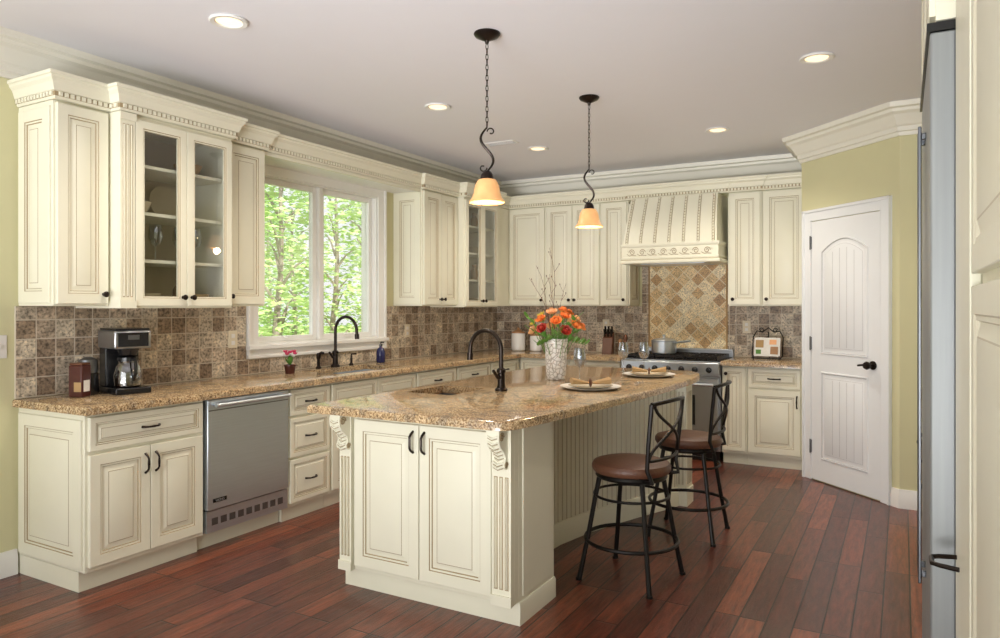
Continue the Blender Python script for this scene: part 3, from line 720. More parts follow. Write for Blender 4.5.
# ------------------------------------------------------------------ faucets
def faucet(name, label, loc, rot, h, reach, handle_y):
    F = thing(name, label, 'faucet', loc, rot)
    b = MB(); b.lathe([(.036, 0), (.036, .012), (.025, .02), (.021, .04), (.021, .10), (.026, .105), (.026, .12), (.017, .13)], 20); b.build('base', BRONZE, F)
    r = reach/2; pts = [(0, 0, .12), (0, 0, h-r)]
    for i in range(1, 13):
        a = PI*i/12*.97; pts.append((r-r*math.cos(a), 0, h-r+r*math.sin(a)))
    x, _, z = pts[-1]; pts.append((x+.002, 0, z-.04))
    b = MB(); b.tube(pts, [.0125]*len(pts), 12); b.tube([(x+.002, 0, z-.035), (x+.004, 0, z-.075)], .018, 12); b.build('spout', BRONZE, F)
    b = MB(); b.tube([(0, 0, .075), (0, handle_y*.5, .08), (0, handle_y, .12)], [.014, .010, .009], 10); b.build('lever', BRONZE, F)
    return F
faucet('faucet', 'black gooseneck faucet on the island worktop', (-1.99, 3.56, .9185), 176, .34, .215, .08)
faucet('faucet', 'black gooseneck faucet at the sink under the window', (-3.955, 4.36, .9145), 0, .40, .22, -.07)
SPR = thing('side_sprayer', 'black side sprayer left of the window sink faucet', 'sprayer', (-3.955, 4.17, .9145))
b = MB(); b.lathe([(.022, 0), (.022, .01), (.013, .02), (.012, .07), (.018, .085), (.018, .11), (.008, .12)], 16); b.build('holder', BRONZE, SPR)
b = MB(); b.tube([(0, 0, .105), (.03, 0, .125), (.05, 0, .12)], .011); b.build('spray_head', BRONZE, SPR)
SD = thing('soap_dispenser', 'small black soap pump near the window sink faucet', 'soap pump', (-3.955, 4.55, .9145))
b = MB(); b.lathe([(.018, 0), (.018, .01), (.010, .02), (.010, .06)], 14); b.build('base', BRONZE, SD)
b = MB(); b.tube([(0, 0, .06), (0, 0, .09), (.05, 0, .095)], .007); b.build('pump', BRONZE, SD)
BO = thing('soap_bottle', 'dark blue soap bottle on the worktop right of the sink', 'bottle', (-3.93, 4.90, .9145))
b = MB(); b.lathe([(.034, 0), (.038, .006), (.038, .09), (.03, .115), (.013, .13), (.013, .14)], 20); b.build('bottle_body', BLUEB, BO)
b = MB(); b.lathe([(.015, .141), (.015, .155), (.005, .157), (.005, .175)], 12); b.tube([(0, 0, .173), (.035, 0, .173)], .006); b.build('pump', BPLA, BO)

# ------------------------------------------------------------------ pendants
KL = 1.27
def chainlinks(b, z0, z1, r=.010):
    n = int((z0-z1)/.026)
    for k in range(n):
        zc = z0-(k+.5)*(z0-z1)/n; M = T(0, 0, zc) @ RZ(90*(k % 2)+20)
        b.tube([(r*.62*math.cos(2*PI*i/10), 0, .0175*math.sin(2*PI*i/10)) for i in range(10)], .0022, 5, M=M, closed=True)
def make_pendant(label, loc):
    P = thing('pendant_lamp', label, 'pendant lamp', loc, 30, 'pendant lamps over the island')
    b = MB(); b.lathe([(.066, 0), (.068, -.006), (.06, -.018), (.035, -.03), (.012, -.04), (.008, -.055)], 28); b.build('ceiling_canopy', BRONZE, P)
    b = MB(); chainlinks(b, -.055, -.48); b.build('chain', BRONZE, P)
    b = MB(); pts = []
    for i in range(29):
        t = i/28; pts.append((-.032*math.sin(2*PI*t)*1.0, 0, -.48-.225*t))
    b.tube(pts, [.0045+.003*math.sin(PI*i/28) for i in range(29)], 8)
    for (cx, cz_, s) in ((.008, -.50, 1), (-.008, -.685, -1)):
        q = []
        for i in range(14):
            a = i/13*1.7*PI; r = .020*(1-.55*i/13); q.append((cx+s*(.012-r*math.cos(a)), .004, cz_+s*r*math.sin(a)))
        b.tube(q, .0035, 6)
    b.build('scroll_rod', BRONZE, P)
    b = MB(); b.lathe([(.008, -.70), (.02, -.705), (.03, -.72), (.034, -.74), (.026, -.75)], 24); b.build('socket_cap', BRONZE, P)
    b = MB(); b.lathe([(.028, -.742), (.046, -.748), (.058, -.768), (.064, -.79), (.068, -.815), (.076, -.838), (.091, -.858), (.089, -.863), (.072, -.842), (.064, -.816), (.060, -.79), (.054, -.770), (.042, -.752), (.026, -.746)], 36, caps=False); b.build('lamp_shade', AMBER, P)
    b = MB(); b.lathe([(.008, -.752), (.012, -.77), (.024, -.80), (.024, -.815), (.012, -.832), (.002, -.836)], 16); b.build('bulb', EMIT, P)
    l = bpy.data.lights.new('pendant_light', 'POINT'); l.energy = 5; l.color = (1, .66, .36); l.shadow_soft_size = .03
    lo_ = bpy.data.objects.new('pendant_light', l); COL.objects.link(lo_); lo_.parent = P; lo_.location = (0, 0, -.885)
    return P
P1 = make_pendant('bronze pendant lamp with amber bell shade, nearer the camera', (-1.847, 3.156, CZ-.001))
copy_tree(P1, (-1.82, 4.454, CZ-.001), 30, 'bronze pendant lamp with amber bell shade, further away near the hood')

first = None
for i, (x, y, lab) in enumerate([(-2.86, 2.40, 'round recessed ceiling light nearest the window wall at the camera end'), (-2.82, 4.14, 'round recessed ceiling light between the window and the nearer pendant'),
        (-2.80, 5.67, 'round recessed ceiling light in the far corner'), (-1.27, 5.76, 'round recessed ceiling light in front of the range hood'), (-.42, 4.36, 'round recessed ceiling light nearest the pantry door')]):
    if first is None:
        E = first = thing('recessed_light', lab, 'ceiling light', (x, y, CZ-.001), 0, 'recessed ceiling lights')
        b = MB(); b.lathe([(.062, -.001), (.088, -.001), (.092, -.006), (.085, -.012), (.066, -.010), (.060, -.003)], 36, caps=False); b.build('trim_ring', WHITE, E)
        b = MB(); b.lathe([(.061, -.001), (.061, -.004), (.03, -.006), (.002, -.0065)], 32); b.build('lens', EMIT, E)
        l = bpy.data.lights.new('recessed_spot', 'SPOT'); l.energy = 46*KL; l.color = (1, .90, .76); l.spot_size = R(140); l.spot_blend = .9; l.shadow_soft_size = .06
        lo_ = bpy.data.objects.new('recessed_spot', l); COL.objects.link(lo_); lo_.parent = E; lo_.location = (0, 0, -.03)
    else: copy_tree(first, (x, y, CZ-.001), 0, lab)
V = thing('air_vent', 'small rectangular grey air vent in the ceiling near the far corner', 'vent', (-2.99, 5.34, CZ-.001))
b = MB(); b.box(-.15, -.06, -.004, .15, .06, 0); b.build('frame', WHITE, V)
b = MB()
for k in range(7): b.box(-.13, -.046+k*.0145, -.006, .13, -.041+k*.0145, -.004)
b.build('louvers', GREYL, V)

# ------------------------------------------------------------------ fridge side
CG2 = [CREAM, GLAZE2]
FR = thing('refrigerator', 'tall stainless refrigerator at the right edge beside the cream pantry cabinet', 'refrigerator', (.4, 2.65, 0))
b = MB(); b.box(.125, 2.20, .0, .74, 3.10, 2.125); b.build('body', STEELD, FR, True)
for (y0, y1, hy) in ((2.203, 2.60, 2.555), (2.605, 3.097, 2.65)):
    b = MB(); b.box(.062, y0, .10, .122, y1, 2.12); o = b.build('door', FRST, FR, True, .006)
    b = MB(); b.box(.040, hy-.010, .55, .050, hy+.010, 1.95)
    for z in (.57, 1.91): b.box(.049, hy-.008, z, .0625, hy+.008, z+.02)
    b.build('handle', STEELD, o, True, .003)
b = MB(); b.box(.055, 2.203, 2.122, .122, 3.097, 2.145); b.build('top_grille', BPLA, FR, True)
b = MB(); b.box(.09, 2.205, .012, .122, 3.095, .095); b.build('kick_plate', BPLA, FR, True)
E = thing('over_fridge_cabinet', 'cream cabinet above the refrigerator', 'cabinet', (.4, 2.65, 2.147))
b = MB(); b.box(.075, 2.20, 2.148, .74, 3.10, 2.575); b.build('body', CREAM, E, True, .002)
for y0 in (2.215, 2.655):
    b = MB(); b.ring(rect(0, 2.165, .43, 2.56), doorprof(.015, .05), T(.075, y0+.43, 0) @ RZ(-90)); o = b.build('door', CG2, E, True, ang=20)
E = thing('tall_cabinet', 'tall cream cabinet filling the right edge next to the refrigerator', 'cabinet', (.45, 1.5, 0))
b = MB(); b.box(.14, .92, .1, .74, 2.18, 2.575); b.build('body', CREAM, E, True)
b = MB(); b.box(.20, .92, 0, .74, 2.18, .0995); b.build('toe_kick', CREAM, E, True)
def fdoor(y0, y1, z0, z1):
    b = MB(); b.ring(rect(0, z0, y1-y0, z1), doorprof(.02, .055), T(.14, y1, 0) @ RZ(-90)); b.build('door', CG2, E, True, ang=20)
b = MB(); b.box(.118, 1.74, .12, .1395, 2.178, 2.56); b.build('side_stile', CREAM, E, True, .003)
fdoor(.94, 1.73, .12, 1.44); fdoor(.94, 1.73, 1.465, 2.56)
b = MB(); pts = [(.117-.055*min(1, math.sin(PI*i/8)*1.8), 2.08+(i/8-.5)*.10, .77) for i in range(9)]; b.tube(pts, .006); b.build('pull_handle', BRONZE, E, True)
E = thing('base_cabinet', 'sliver of cream base cabinets with knobs beyond the refrigerator', 'cabinet', (.4, 4.1, 0))
b = MB(); b.box(.115, 3.14, .1, .74, 4.95, .873); b.build('body', CREAM, E, True)
b = MB(); b.box(.16, 3.14, 0, .74, 4.95, .0995); b.build('toe_kick', CREAM, E, True)
for k in range(3):
    y1 = 4.94-k*.6
    for (z0, z1, nm) in ((.69, .855, 'drawer_front'), (.125, .672, 'door')):
        b = MB(); b.ring(rect(0, z0, .58, z1), doorprof(.02, .04, .8), T(.115, y1, 0) @ RZ(-90)); o = b.build(nm, CG, E, True, ang=20)
        b = MB(); b.lathe([(.009, 0), (.006, .006), (.006, .012), (.013, .016), (.013, .020), (.008, .024), (.002, .025)], 14, M=T(.095, y1-.29 if z0 > .5 else y1-.05, (z0+z1)/2 if z0 > .5 else .60) @ RY(-90)); b.build('knob', BRONZE, o, True)
b = MB(); b.slab([(.075, 3.13), (.755, 3.13), (.755, 4.98), (.075, 4.98)], .874, .914, bev=.01); tag(b.build('worktop', GRAN), 'narrow strip of brown granite worktop beyond the refrigerator', 'worktop')

# ------------------------------------------------------------------ things on the counters
CM = thing('coffee_maker', 'black and steel drip coffee maker under the narrow wall cabinet', 'coffee maker', (-3.82, 2.49, .9145), 78)
b = MB(); b.box(-.095, -.13, 0, .095, .12, .035); b.build('base', BPLA, CM, bevel=.006)
b = MB(); b.box(-.09, .03, .035, .09, .12, .27); b.build('water_tank', BPLA, CM, bevel=.006)
b = MB(); b.box(-.098, -.12, .25, .098, .122, .35); b.build('top_housing', STEEL2, CM, bevel=.010)
b = MB(); b.box(-.09, -.115, .351, .09, .115, .362); b.build('lid', BPLA, CM, bevel=.004)
b = MB(); b.box(-.08, -.124, .262, .08, -.121, .338); b.box(-.03, -.126, .30, .03, -.124, .325, 1); b.build('control_panel', [BPLA, STEELD], CM)
b = MB(); b.lathe([(.06, .036), (.07, .045), (.074, .10), (.062, .15), (.05, .17), (.052, .18)], 24, M=T(0, -.045, 0), caps=False); car = b.build('carafe', GLASSW, CM)
b = MB(); b.lathe([(.058, .038), (.068, .046), (.071, .09), (.03, .092), (.002, .092)], 24, M=T(0, -.045, 0)); b.build('coffee', COFFEE, car)
b = MB(); b.lathe([(.054, .181), (.054, .20), (.02, .21), (.002, .211)], 20, M=T(0, -.045, 0)); b.tube([(0, -.095, .19), (0, -.15, .185), (0, -.155, .12), (0, -.118, .08)], .009); b.build('carafe_handle', BPLA, car)
b = MB(); b.lathe([(.045, .213), (.06, .249)], 20, M=T(0, -.045, 0)); b.build('filter_basket', BPLA, CM)
GRD = thing('coffee_grinder', 'small black coffee grinder left of the coffee maker', 'grinder', (-3.90, 2.33, .9145))
b = MB(); b.lathe([(.05, 0), (.054, .01), (.050, .10), (.046, .12)], 24); b.build('body', BPLA, GRD)
b = MB(); b.lathe([(.047, .121), (.05, .14), (.046, .19), (.02, .205), (.002, .206)], 24); b.build('lid', STEELD, GRD)
TB = thing('coffee_tin', 'dark maroon tin with a small paper label at the near end of the worktop', 'tin', (-3.84, 2.25, .9145), 20)
b = MB(); b.box(-.04, -.035, 0, .04, .035, .17); b.build('tin', MAROON, TB, bevel=.006)
b = MB(); b.box(-.006, -.0362, .03, .036, -.0355, .08); b.build('paper_label', TAN, TB)
b = MB(); b.box(.0405, -.022, .03, .0412, .022, .09); b.build('side_label', PAPER, TB)
b = MB(); b.box(-.037, -.032, .1705, .037, .032, .182); b.build('lid', DWOOD, TB, bevel=.003)

def petal(b, M, L, w, curl, mi=0, n=5):
    vs = []; fs = []
    for i in range(n+1):
        t = i/n; ww = w*math.sin(PI*min(.97, .12+.85*t))**.8; x = L*t*math.cos(curl*t); z = L*t*math.sin(curl*t*1.0)+.0
        vs += [(x, -ww, z+ww*.25), (x, 0, z), (x, ww, z+ww*.25)]
    for i in range(n):
        a = i*3; fs += [(a, a+1, a+4, a+3), (a+1, a+2, a+5, a+4)]
    b.add(vs, fs, mi, M)
def flower(nm, lab, grp, base, head, size, m, kind):
    F = thing(nm, lab, 'flower', base, 0, grp); hv = Vector(head)-Vector(base)
    b = MB(); b.tube([(0, 0, 0), tuple(hv*.5+Vector((0, 0, .01))), tuple(hv)], .0022, 5); b.build('stem', GREEN, F)
    d = hv.normalized(); q = Vector((d.x*1.9, d.y*1.9, d.z*.7)).to_track_quat('Z', 'Y').to_matrix().to_4x4(); M0 = T(*hv) @ q
    b = MB()
    if kind == 'rose':
        for ring_, (n, L, cu, tl) in enumerate(((7, size, .5, 2), (6, size*.88, .8, 25), (5, size*.7, 1.1, 45), (4, size*.5, 1.3, 64))):
            for i in range(n): petal(b, M0 @ RZ(360*i/n+ring_*30+random.random()*15) @ RY(-tl), L, L*.50, cu)
    else:
        for i in range(12): petal(b, M0 @ RZ(30*i) @ RY(-18-10*(i % 2)), size, size*.2, .3)
        b.lathe([(size*.25, 0), (size*.22, .008), (.002, .012)], 10, 1, M0)
    b.build('petals', [m, TAN], F)
VX, VY, VZ = -1.985, 4.29, .9185
VS = thing('vase', 'tall white carved ceramic vase holding the bouquet on the island', 'vase', (VX, VY, VZ))
b = MB(); b.lathe([(.052, 0), (.058, .006), (.058, .018), (.064, .03), (.070, .12), (.073, .22), (.077, .262), (.075, .268), (.068, .25), (.062, .20), (.05, .03)], 40, caps=False); b.lathe([(.05, .002), (.001, .003)], 20)
b.build('vase_body', VASEM, VS)
b = MB(); b.lathe([(.0745, .235), (.079, .24), (.079, .246), (.0755, .25)], 40, caps=False); b.build('rim_band', CERAM, VS)
random.seed(21)
spec = [(ORANGE, 'rose', 'orange rose', 'orange roses', 7), (PEACH, 'rose', 'peach rose', 'peach roses', 7), (YELL, 'daisy', 'yellow daisy', 'yellow daisies', 3), (RED, 'rose', 'dark red rose', 'dark red roses', 2)]
i = 0; order = [0, 7, 13, 3, 10, 16, 5, 1, 8, 14, 2, 11, 6, 17, 9, 4, 12, 15, 18]
for (m, kind, nm, pl_, n) in spec:
    for k in range(n):
        j = order[i % 19]; a = j*2.399; rr = .025+.145*math.sqrt((j+.5)/19); hgt = .46-.15*(rr/.17)**2+random.uniform(-.012, .012)
        flower(nm.replace('dark ', '').replace(' ', '_'), nm+' among the bouquet in the white island vase', pl_+' in the island bouquet', (VX+.02*math.cos(a), VY+.02*math.sin(a), VZ+.05),
               (VX+rr*math.cos(a), VY+rr*math.sin(a), VZ+hgt), {'rose': .046, 'daisy': .042}[kind], m, kind); i += 1
for k in range(9):
    a = k*2*PI/9+.3; F = thing('leafy_stem', 'green leafy stem around the island bouquet', 'leaf', (VX, VY, VZ+.06), 0, 'leafy stems in the island bouquet')
    e = Vector((.19*math.cos(a), .19*math.sin(a), .17+.09*(k % 3)))
    b = MB(); b.tube([(0, 0, 0), (.05*math.cos(a), .05*math.sin(a), .2), tuple(e)], .002, 5)
    for q in range(8):
        M = T(*(Vector((.05*math.cos(a), .05*math.sin(a), .2)).lerp(e, q/7))) @ RZ(math.degrees(a)+(55 if q % 2 else -55)) @ RY(-20)
        petal(b, M, .06, .014, .3)
    b.build('leaves', GREEN, F)
for k, (dx, dy, h) in enumerate(((-.14, -.03, .70), (-.06, .03, .82), (-.20, .02, .62), (-.02, -.05, .64), (.04, .05, .58))):
    F = thing('bare_twig', 'thin bare twig rising above the island bouquet', 'twig', (VX, VY, VZ+.05), 0, 'twigs in the island bouquet')
    b = MB(); pts = [(dx*t*t+.012*math.sin(t*9+k), dy*t+.01*math.cos(t*7), h*t) for t in [j/10 for j in range(11)]]
    b.tube(pts, [.0028-.0018*j/10 for j in range(11)], 5)
    for j in (5, 7, 8, 9):
        p = Vector(pts[j]); b.tube([tuple(p), tuple(p+Vector((.03*(-1)**j, .01, .05)))], .0012, 4)
        b.lathe([(.002, 0), (.004, .006), (.001, .012)], 6, M=T(*(p+Vector((.03*(-1)**j, .01, .048)))))
    b.build('twig_wood', DWOOD, F)

def setting(x, y, rot, where):
    b = MB(); b.lathe([(.09, 0), (.15, .006), (.175, .016), (.178, .018), (.15, .011), (.09, .005), (.002, .005)], 40, M=T(x, y, .9185)); tag(b.build('charger_plate', CERAM), 'wide white charger plate '+where, 'plate')
    b = MB(); b.lathe([(.06, 0), (.10, .006), (.128, .016), (.13, .018), (.10, .010), (.06, .006), (.002, .006)], 40, M=T(x, y, .9245)); tag(b.build('dinner_plate', CREAMC), 'cream dinner plate stacked on the charger '+where, 'plate')
    N_ = thing('folded_napkin', 'tan folded napkin on the plate '+where, 'napkin', (x, y, .9315), rot)
    b = MB()
    for s in (-1, 1):
        vs = []; fs = []
        for i in range(7):
            t = i/6; r = .012+.022*t
            for j in range(10):
                a = 2*PI*j/10; vs.append((s*(.012+.10*t), r*1.6*math.cos(a)*(1+.15*math.sin(5*a+t)), .022+r*.6*math.sin(a)+.012*t))
        for i in range(6):
            for j in range(10): fs.append((i*10+j, i*10+(j+1) % 10, i*10+10+(j+1) % 10, i*10+10+j))
        fs.append(list(range(10))); fs.append([60+j for j in range(10)]); b.add(vs, fs)
    b.build('cloth', TAN, N_)
    b = MB(); b.tube([(0, .02*math.cos(2*PI*i/20), .022+.02*math.sin(2*PI*i/20)) for i in range(20)], .005, 6, closed=True); b.build('napkin_ring', DWOOD, N_)
setting(-1.585, 3.90, 35, 'at the near seat of the island'); setting(-1.52, 4.80, 20, 'at the far seat of the island')
WG = thing('wine_glass', 'clear wine glass beside the vase, near place setting', 'glass', (-1.78, 4.20, .9185), 0, 'wine glasses on the island')
b = MB(); b.lathe([(.036, 0), (.036, .002), (.006, .006), (.0035, .02), (.0035, .085), (.008, .092), (.028, .105), (.040, .135), (.038, .175), (.031, .215), (.030, .215), (.036, .175), (.037, .135), (.024, .108), (.002, .098)], 28); b.build('goblet', GLASSW, WG)
copy_tree(WG, (-1.79, 5.04, .9185), 0, 'clear wine glass behind the far place setting')
copy_tree(WG, (-1.66, 5.12, .9185), 0, 'clear wine glass at the far end of the island, closest to the range')

PP = thing('potted_flower', 'small pink flowering plant in a dark red pot by the sink', 'potted plant', (-3.84, 3.76, .9145))
b = MB(); b.lathe([(.032, 0), (.04, .05), (.044, .055), (.044, .065), (.036, .062), (.03, .05)], 20); b.build('pot', MAROON, PP)
b = MB()
for k in range(16): petal(b, T(0, 0, .06) @ RZ(k*67) @ RY(-35-random.random()*40), .07, .012, .3)
b.build('leaves', GREEN, PP)
for k in range(9):
    a = k*.7; b = MB(); M = T(.035*math.cos(a), .035*math.sin(a), .12+.014*(k % 3))
    for j in range(6): petal(b, M @ RZ(60*j) @ RY(-25), .026, .012, .4)
    b.build('blossom', PINK if k % 3 else CERAM, PP)

def canister(label, x, y, s):
    C_ = thing('canister', label, 'canister', (x, y, .9145), 0, 'ceramic canisters')
    b = MB(); b.lathe([(.058*s, 0), (.066*s, .01*s), (.066*s, .15*s), (.060*s, .165*s)], 24); b.build('jar', CERAM, C_)
    b = MB(); b.lathe([(.064*s, .166*s), (.064*s, .178*s), (.03*s, .19*s), (.01*s, .20*s), (.016*s, .212*s), (.003*s, .22*s)], 24); b.build('lid', WOOD, C_)
canister('largest white ceramic canister in the far corner', -3.66, 6.93, 1.15); canister('middle white ceramic canister of the three in the corner', -3.46, 6.96, 1.0); canister('smallest white ceramic canister, right of the other two', -3.30, 6.98, .8)
KB = thing('knife_block', 'wooden knife block on the worktop left of the range', 'knife block', (-2.62, 6.92, .9145), 10)
b = MB(); b.add([(-.05, -.08, 0), (.05, -.08, 0), (.05, .07, 0), (-.05, .07, 0), (-.05, -.03, .16), (.05, -.03, .16), (.05, .09, .22), (-.05, .09, .22)], [(0, 3, 2, 1), (4, 5, 6, 7), (0, 1, 5, 4), (1, 2, 6, 5), (2, 3, 7, 6), (3, 0, 4, 7)]); b.build('block', DWOOD, KB, bevel=.004)
for k in range(6):
    x = -.034+.034*(k % 3); t = .25+.45*(k//3); y = -.03+.12*t; z = .16+.06*t
    b = MB(); b.tube([(x, y, z), (x, y-.03, z+.075)], [.009, .010], 8); b.build('knife_handle', BPLA, KB)
for (nm, lab, x, y, m, h) in (('pepper_mill', 'dark wooden pepper mill left of the range', -2.44, 6.93, DWOOD, .20), ('salt_mill', 'light wooden salt mill between knife block and pepper mill', -2.515, 6.98, WOOD, .15)):
    b = MB(); b.lathe([(.026, 0), (.028, .01), (.018, h*.35), (.024, h*.6), (.016, h*.68), (.024, h*.82), (.018, h*.95), (.006, h)], 18, M=T(x, y, .9145)); tag(b.build(nm, m), lab, 'mill')
BS = thing('cookbook_stand', 'black wire stand on the worktop right of the range', 'book stand', (-1.08, 6.90, .9145), 0)
b = MB(); b.tube([(-.11, -.06, .004), (-.13, .0, .03), (-.13, .06, .20), (-.10, .07, .255), (-.05, .072, .245), (0, .075, .285), (.05, .072, .245), (.10, .07, .255), (.13, .06, .20), (.13, 0, .03), (.11, -.06, .004)], .006, 6)
b.tube([(-.13, -.045, .012), (.13, -.045, .012)], .005, 6); b.tube([(-.11, -.055, .035), (-.11, -.06, .004)], .005, 6); b.tube([(.11, -.055, .035), (.11, -.06, .004)], .005, 6); b.tube([(0, .07, .25), (0, .13, .004)], .005, 6)
for s in (-1, 1):
    b.tube([(s*(.06+.022*math.cos(k*.5)*(1-k/22)), .078, .262+.022*math.sin(k*.5)*(1-k/22)) for k in range(16)], .004, 6)
b.build('wire_frame', BLACK, BS)
OB = thing('open_cookbook', 'open cookbook leaning on the wire stand', 'book', (-1.08, 6.90, .9245), 0)
Mb = RX(-16); b = MB()
for s in (-1, 1):
    vs = []
    for i in range(6):
        x = s*.112*i/5; o = -.012*math.sin(PI*i/5)-.003; vs += [(x, o-.02, .01), (x, o-.02, .185)]
    b.add(vs, [(2*i, 2*i+1, 2*i+3, 2*i+2) for i in range(5)], 0, Mb)
b.build('pages', PAPER, OB)
for (x0, z0, x1, z1, mi) in ((-.10, .09, -.03, .16, TAN), (-.095, .03, -.05, .07, GREEN), (.03, .03, .095, .10, WOOD), (.02, .12, .08, .165, PEACH)):
    b = MB(); b.box(x0, -.036, z0, x1, -.0355, z1, 0, Mb); b.build('printed_picture', mi, OB)
b = MB(); b.box(-.115, -.019, .005, .115, -.015, .19, 0, Mb); b.build('cover', DWOOD, OB)

def outlet(label, loc, rot, w=.075):
    O = thing('outlet_plate', label, 'outlet', loc, rot)
    b = MB(); b.box(-w/2, -.006, -.06, w/2, 0, .06); pl = b.build('plate', OUTL, O, bevel=.002)
    for s in (-1, 1):
        b = MB(); b.box(-.014, -.0085, s*.024-.014, .014, -.006, s*.024+.014); b.build('socket', CERAM, pl)
outlet('ivory outlet plate on the tiles between the cabinet and the window', (WX+.0125, 3.42, 1.17), 90)
outlet('ivory outlet plate on the tiles above the soap bottle, right of the window', (WX+.0125, 5.42, 1.17), 90)
outlet('ivory outlet plate on the tiles left of the range niche', (-2.72, WY-.0125, 1.20), 0)
outlet('ivory outlet plate on the tiles right of the range niche', (-1.30, WY-.0125, 1.20), 0)
SW = thing('light_switch', 'white light switch plate on the yellow wall at the left edge', 'switch', (WX+.001, 1.955, 1.19), 90)
b = MB(); b.box(-.037, -.006, -.06, .037, 0, .06); pl = b.build('plate', CERAM, SW, bevel=.002)
b = MB(); b.box(-.006, -.016, -.012, .006, -.006, .012); b.build('toggle', CERAM, pl)

# dishes in the glass cabinets
def bowl(x, y, z, s, m, lab, nm='bowl', grp=None):
    b = MB(); b.lathe([(.03*s, 0), (.035*s, .006), (.06*s, .03*s), (.075*s, .065*s), (.072*s, .065*s), (.055*s, .032*s), (.002, .012)], 22, M=T(x, y, z)); return tag(b.build(nm, m), lab, nm.replace('_', ' '), grp)
def vessel(x, y, z, h, m, lab, nm, grp=None, r=.04):
    b = MB(); b.lathe([(r*.7, 0), (r*.8, .006), (r, h*.3), (r*.95, h*.6), (r*.5, h*.8), (r*.6, h), (r*.5, h), (r*.4, h*.8)], 20, M=T(x, y, z), caps=True); return tag(b.build(nm, m), lab, nm, grp)
g0 = UZ0-.012; GH = UH+.012; sh = [g0+.0205]+[g0+GH*k/4+.0095 for k in (1, 2, 3)]
gx = -3.82
for lv, items in enumerate([[('v', 2.50, .17, TAN), ('b', 2.63, 1.0, CREAMC), ('v', 2.84, .15, DWOOD), ('b', 2.96, 1.0, TAN)], [('p', 2.56, 0, CREAMC), ('g', 2.68, 0, 0), ('g', 2.84, 0, 0), ('g', 2.95, 0, 0)],
                            [('b', 2.56, 1.1, CREAMC), ('p', 2.88, 0, CREAMC)], [('v', 2.55, .18, CREAMC), ('b', 2.9, 1.1, TAN)]]):
    nmlev = ['bottom', 'second', 'third', 'top'][lv]
    for (k, y, a, m) in items:
        side = 'left' if y < 2.74 else 'right'
        if k == 'v': vessel(gx, y, sh[lv], a, m, f'rounded jar on the {nmlev} shelf behind the {side} glass door near the coffee maker', 'jar')
        elif k == 'b': bowl(gx, y, sh[lv], a, m, f'small bowl on the {nmlev} shelf behind the {side} glass door near the coffee maker')
        elif k == 'p':
            b = MB(); b.lathe([(.06, 0), (.10, .012), (.11, .015), (.11, .018), (.002, .01)], 28, M=T(-4.02, y, sh[lv]+.112) @ RY(80)); tag(b.build('display_plate', m), f'plate standing upright on the {nmlev} shelf behind the {side} glass door', 'plate')
        else: copy_tree(WG, (gx, y, sh[lv]), 0, 'stemmed glass on the second shelf of the left glass cabinet', 'stemmed glasses in the left glass cabinet')
for lv in range(4):
    for (y, k) in ((5.97, 0), (6.27, 1)):
        nmlev = ['bottom', 'second', 'third', 'top'][lv]; side = 'left' if k == 0 else 'right'
        if (lv+k) % 2: bowl(gx, y, sh[lv], 1.1, CREAMC, f'cream bowl on the {nmlev} shelf behind the {side} glass door near the far corner')
        else: vessel(gx, y, sh[lv], .16, TAN, f'tan jar on the {nmlev} shelf behind the {side} glass door near the far corner', 'jar')

# ------------------------------------------------------------------ outside
b = MB(); b.box(-60, -10, -.9, -4.4, 60, -.8); struct(b.build('ground', LAWN))
def tree(label, x, y, h, r, m, seed, n=1700, low=.15):
    random.seed(seed); E = thing('tree', label, 'tree', (x, y, -.8), 0, 'trees beyond the window')
    b = MB(); tr = .06+.02*r; pts = [(.12*math.sin(i*.9+seed), .10*math.cos(i*1.1+seed), h*.92*i/8) for i in range(9)]
    b.tube(pts, [tr*(1-.09*i) for i in range(9)], 8)
    cl = []
    for k in range(14):
        z = h*(low+(.95-low)*k/13); a = k*2.4; q = r*(1.0-.75*abs((k/13)-.4)); c_ = (q*.55*math.cos(a), q*.55*math.sin(a), z); cl.append((c_, q*.5))
        b.tube([(0, 0, max(.2, z-.5)), (c_[0]*.5, c_[1]*.5, z-.15), c_], [.03, .02, .010], 5)
    b.build('trunk', BARK, E)
    b = MB()
    for i in range(n):
        (cx, cy, cz_), q = random.choice(cl)
        while True:
            p = Vector((random.uniform(-1, 1), random.uniform(-1, 1), random.uniform(-1, 1)))
            if .3 < p.length < 1: break
        p = Vector((cx, cy, cz_))+p*q; s = random.uniform(.05, .10)
        M = T(*p) @ Matrix.Rotation(random.uniform(0, 6.28), 4, 'Z') @ Matrix.Rotation(random.uniform(-1.2, 1.2), 4, 'X')
        b.add([(-s, 0, 0), (0, -s*.45, s*.1), (s, 0, 0), (0, s*.45, s*.1)], [(0, 1, 2, 3)], 0, M)
    b.build('foliage', m, E, smooth=False)
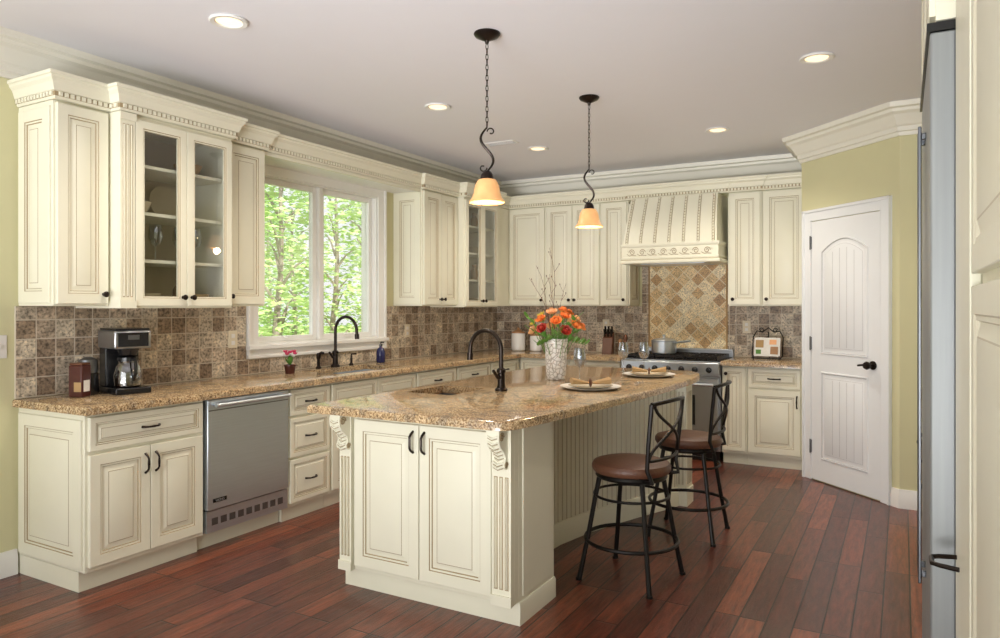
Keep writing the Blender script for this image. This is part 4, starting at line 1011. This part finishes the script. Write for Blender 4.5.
for a in (('slender bright green tree close to the left window pane', -8.6, 8.2, 4.6, 1.0, LEAF1, 1), ('leafy green tree seen through the middle of the window', -10.8, 11.9, 5.4, 1.1, LEAF1, 2),
          ('tall tree with bare lower trunk seen through the right pane', -8.6, 10.4, 6.0, .9, LEAF1, 3, 800, .5), ('bushy tree far behind the left pane', -14, 13.8, 5.2, 1.4, LEAF2, 4, 2200),
          ('bushy tree far behind the right pane', -13.5, 16.5, 5.6, 1.4, LEAF2, 5, 2200), ('low wide shrub at the foot of the trees', -11.4, 9.5, 2.6, 1.1, LEAF2, 6, 1800, .1),
          ('low bright shrub at right below the window trees', -11.0, 14.2, 2.8, 1.1, LEAF1, 7, 1800, .1), ('distant tree at the leftmost part of the window view', -17.5, 15.6, 6.2, 1.6, LEAF2, 8, 2400),
          ('distant pale tree at the rightmost part of the window view', -16.0, 20.5, 6.0, 1.6, LEAF1, 9, 2400), ('distant middle tree beyond the shrubs', -20.5, 19.0, 6.6, 1.6, LEAF2, 10, 2400)):
    tree(*a)

# ------------------------------------------------------------------ light
w = bpy.data.worlds.new('world'); scene.world = w; w.use_nodes = True
bg = w.node_tree.nodes['Background']; bg.inputs[0].default_value = (.94, .965, 1, 1); bg.inputs[1].default_value = 1.05*KL
def light(kind, name, loc, target, energy, col, size=1, size2=None, ang=None, spread=None):
    l = bpy.data.lights.new(name, kind); l.energy = energy; l.color = col
    if kind == 'AREA':
        l.size = size
        if size2: l.shape = 'RECTANGLE'; l.size_y = size2
        if spread: l.spread = R(spread)
    if ang: l.angle = R(ang)
    o = bpy.data.objects.new(name, l); COL.objects.link(o); o.location = loc
    o.rotation_euler = (Vector(target)-Vector(loc)).to_track_quat('-Z', 'Y').to_euler(); return o
light('SUN', 'sun_light', (0, 0, 20), (-8, 1.5, 13.5), 7.0, (1, .96, .88), ang=2)
light('SUN', 'low_fill_sun', (-1, -9, 3), (-1-.42*9, 0, 3-.12*9), .36*KL, (1, .98, .95), ang=40)
light('SUN', 'upward_fill_sun', (-1, -9, 1), (-1-.10*9, 0, 1+.26*9), .76*KL, (1, .99, 1), ang=22)
light('AREA', 'rear_fill_light', (-1.8, -2.4, 1.6), (-2.4, 4.5, 1.3), 25*KL, (.98, .99, 1), 3.6, 2.2)  # added fill lamp across the open rear of the room, no window there
light('AREA', 'ceiling_fill_light', (-1.3, -1.6, .5), (-1.7, 2.9, 2.79), 40*KL, (.97, .98, 1), 1.8, 1.4, spread=80)  # added fill lamp behind the camera, aimed up to brighten the ceiling

# ------------------------------------------------------------------ camera
cam = bpy.data.cameras.new('camera'); co = bpy.data.objects.new('camera', cam); COL.objects.link(co); scene.camera = co
cam.sensor_width = 36; cam.lens = 36*.718; cam.shift_y = -.013; cam.clip_start = .02
co.location = (0, 0, 1.40); co.rotation_euler = (R(90), 0, R(29.3))
scene.view_settings.view_transform = 'Standard'; scene.view_settings.look = 'None'
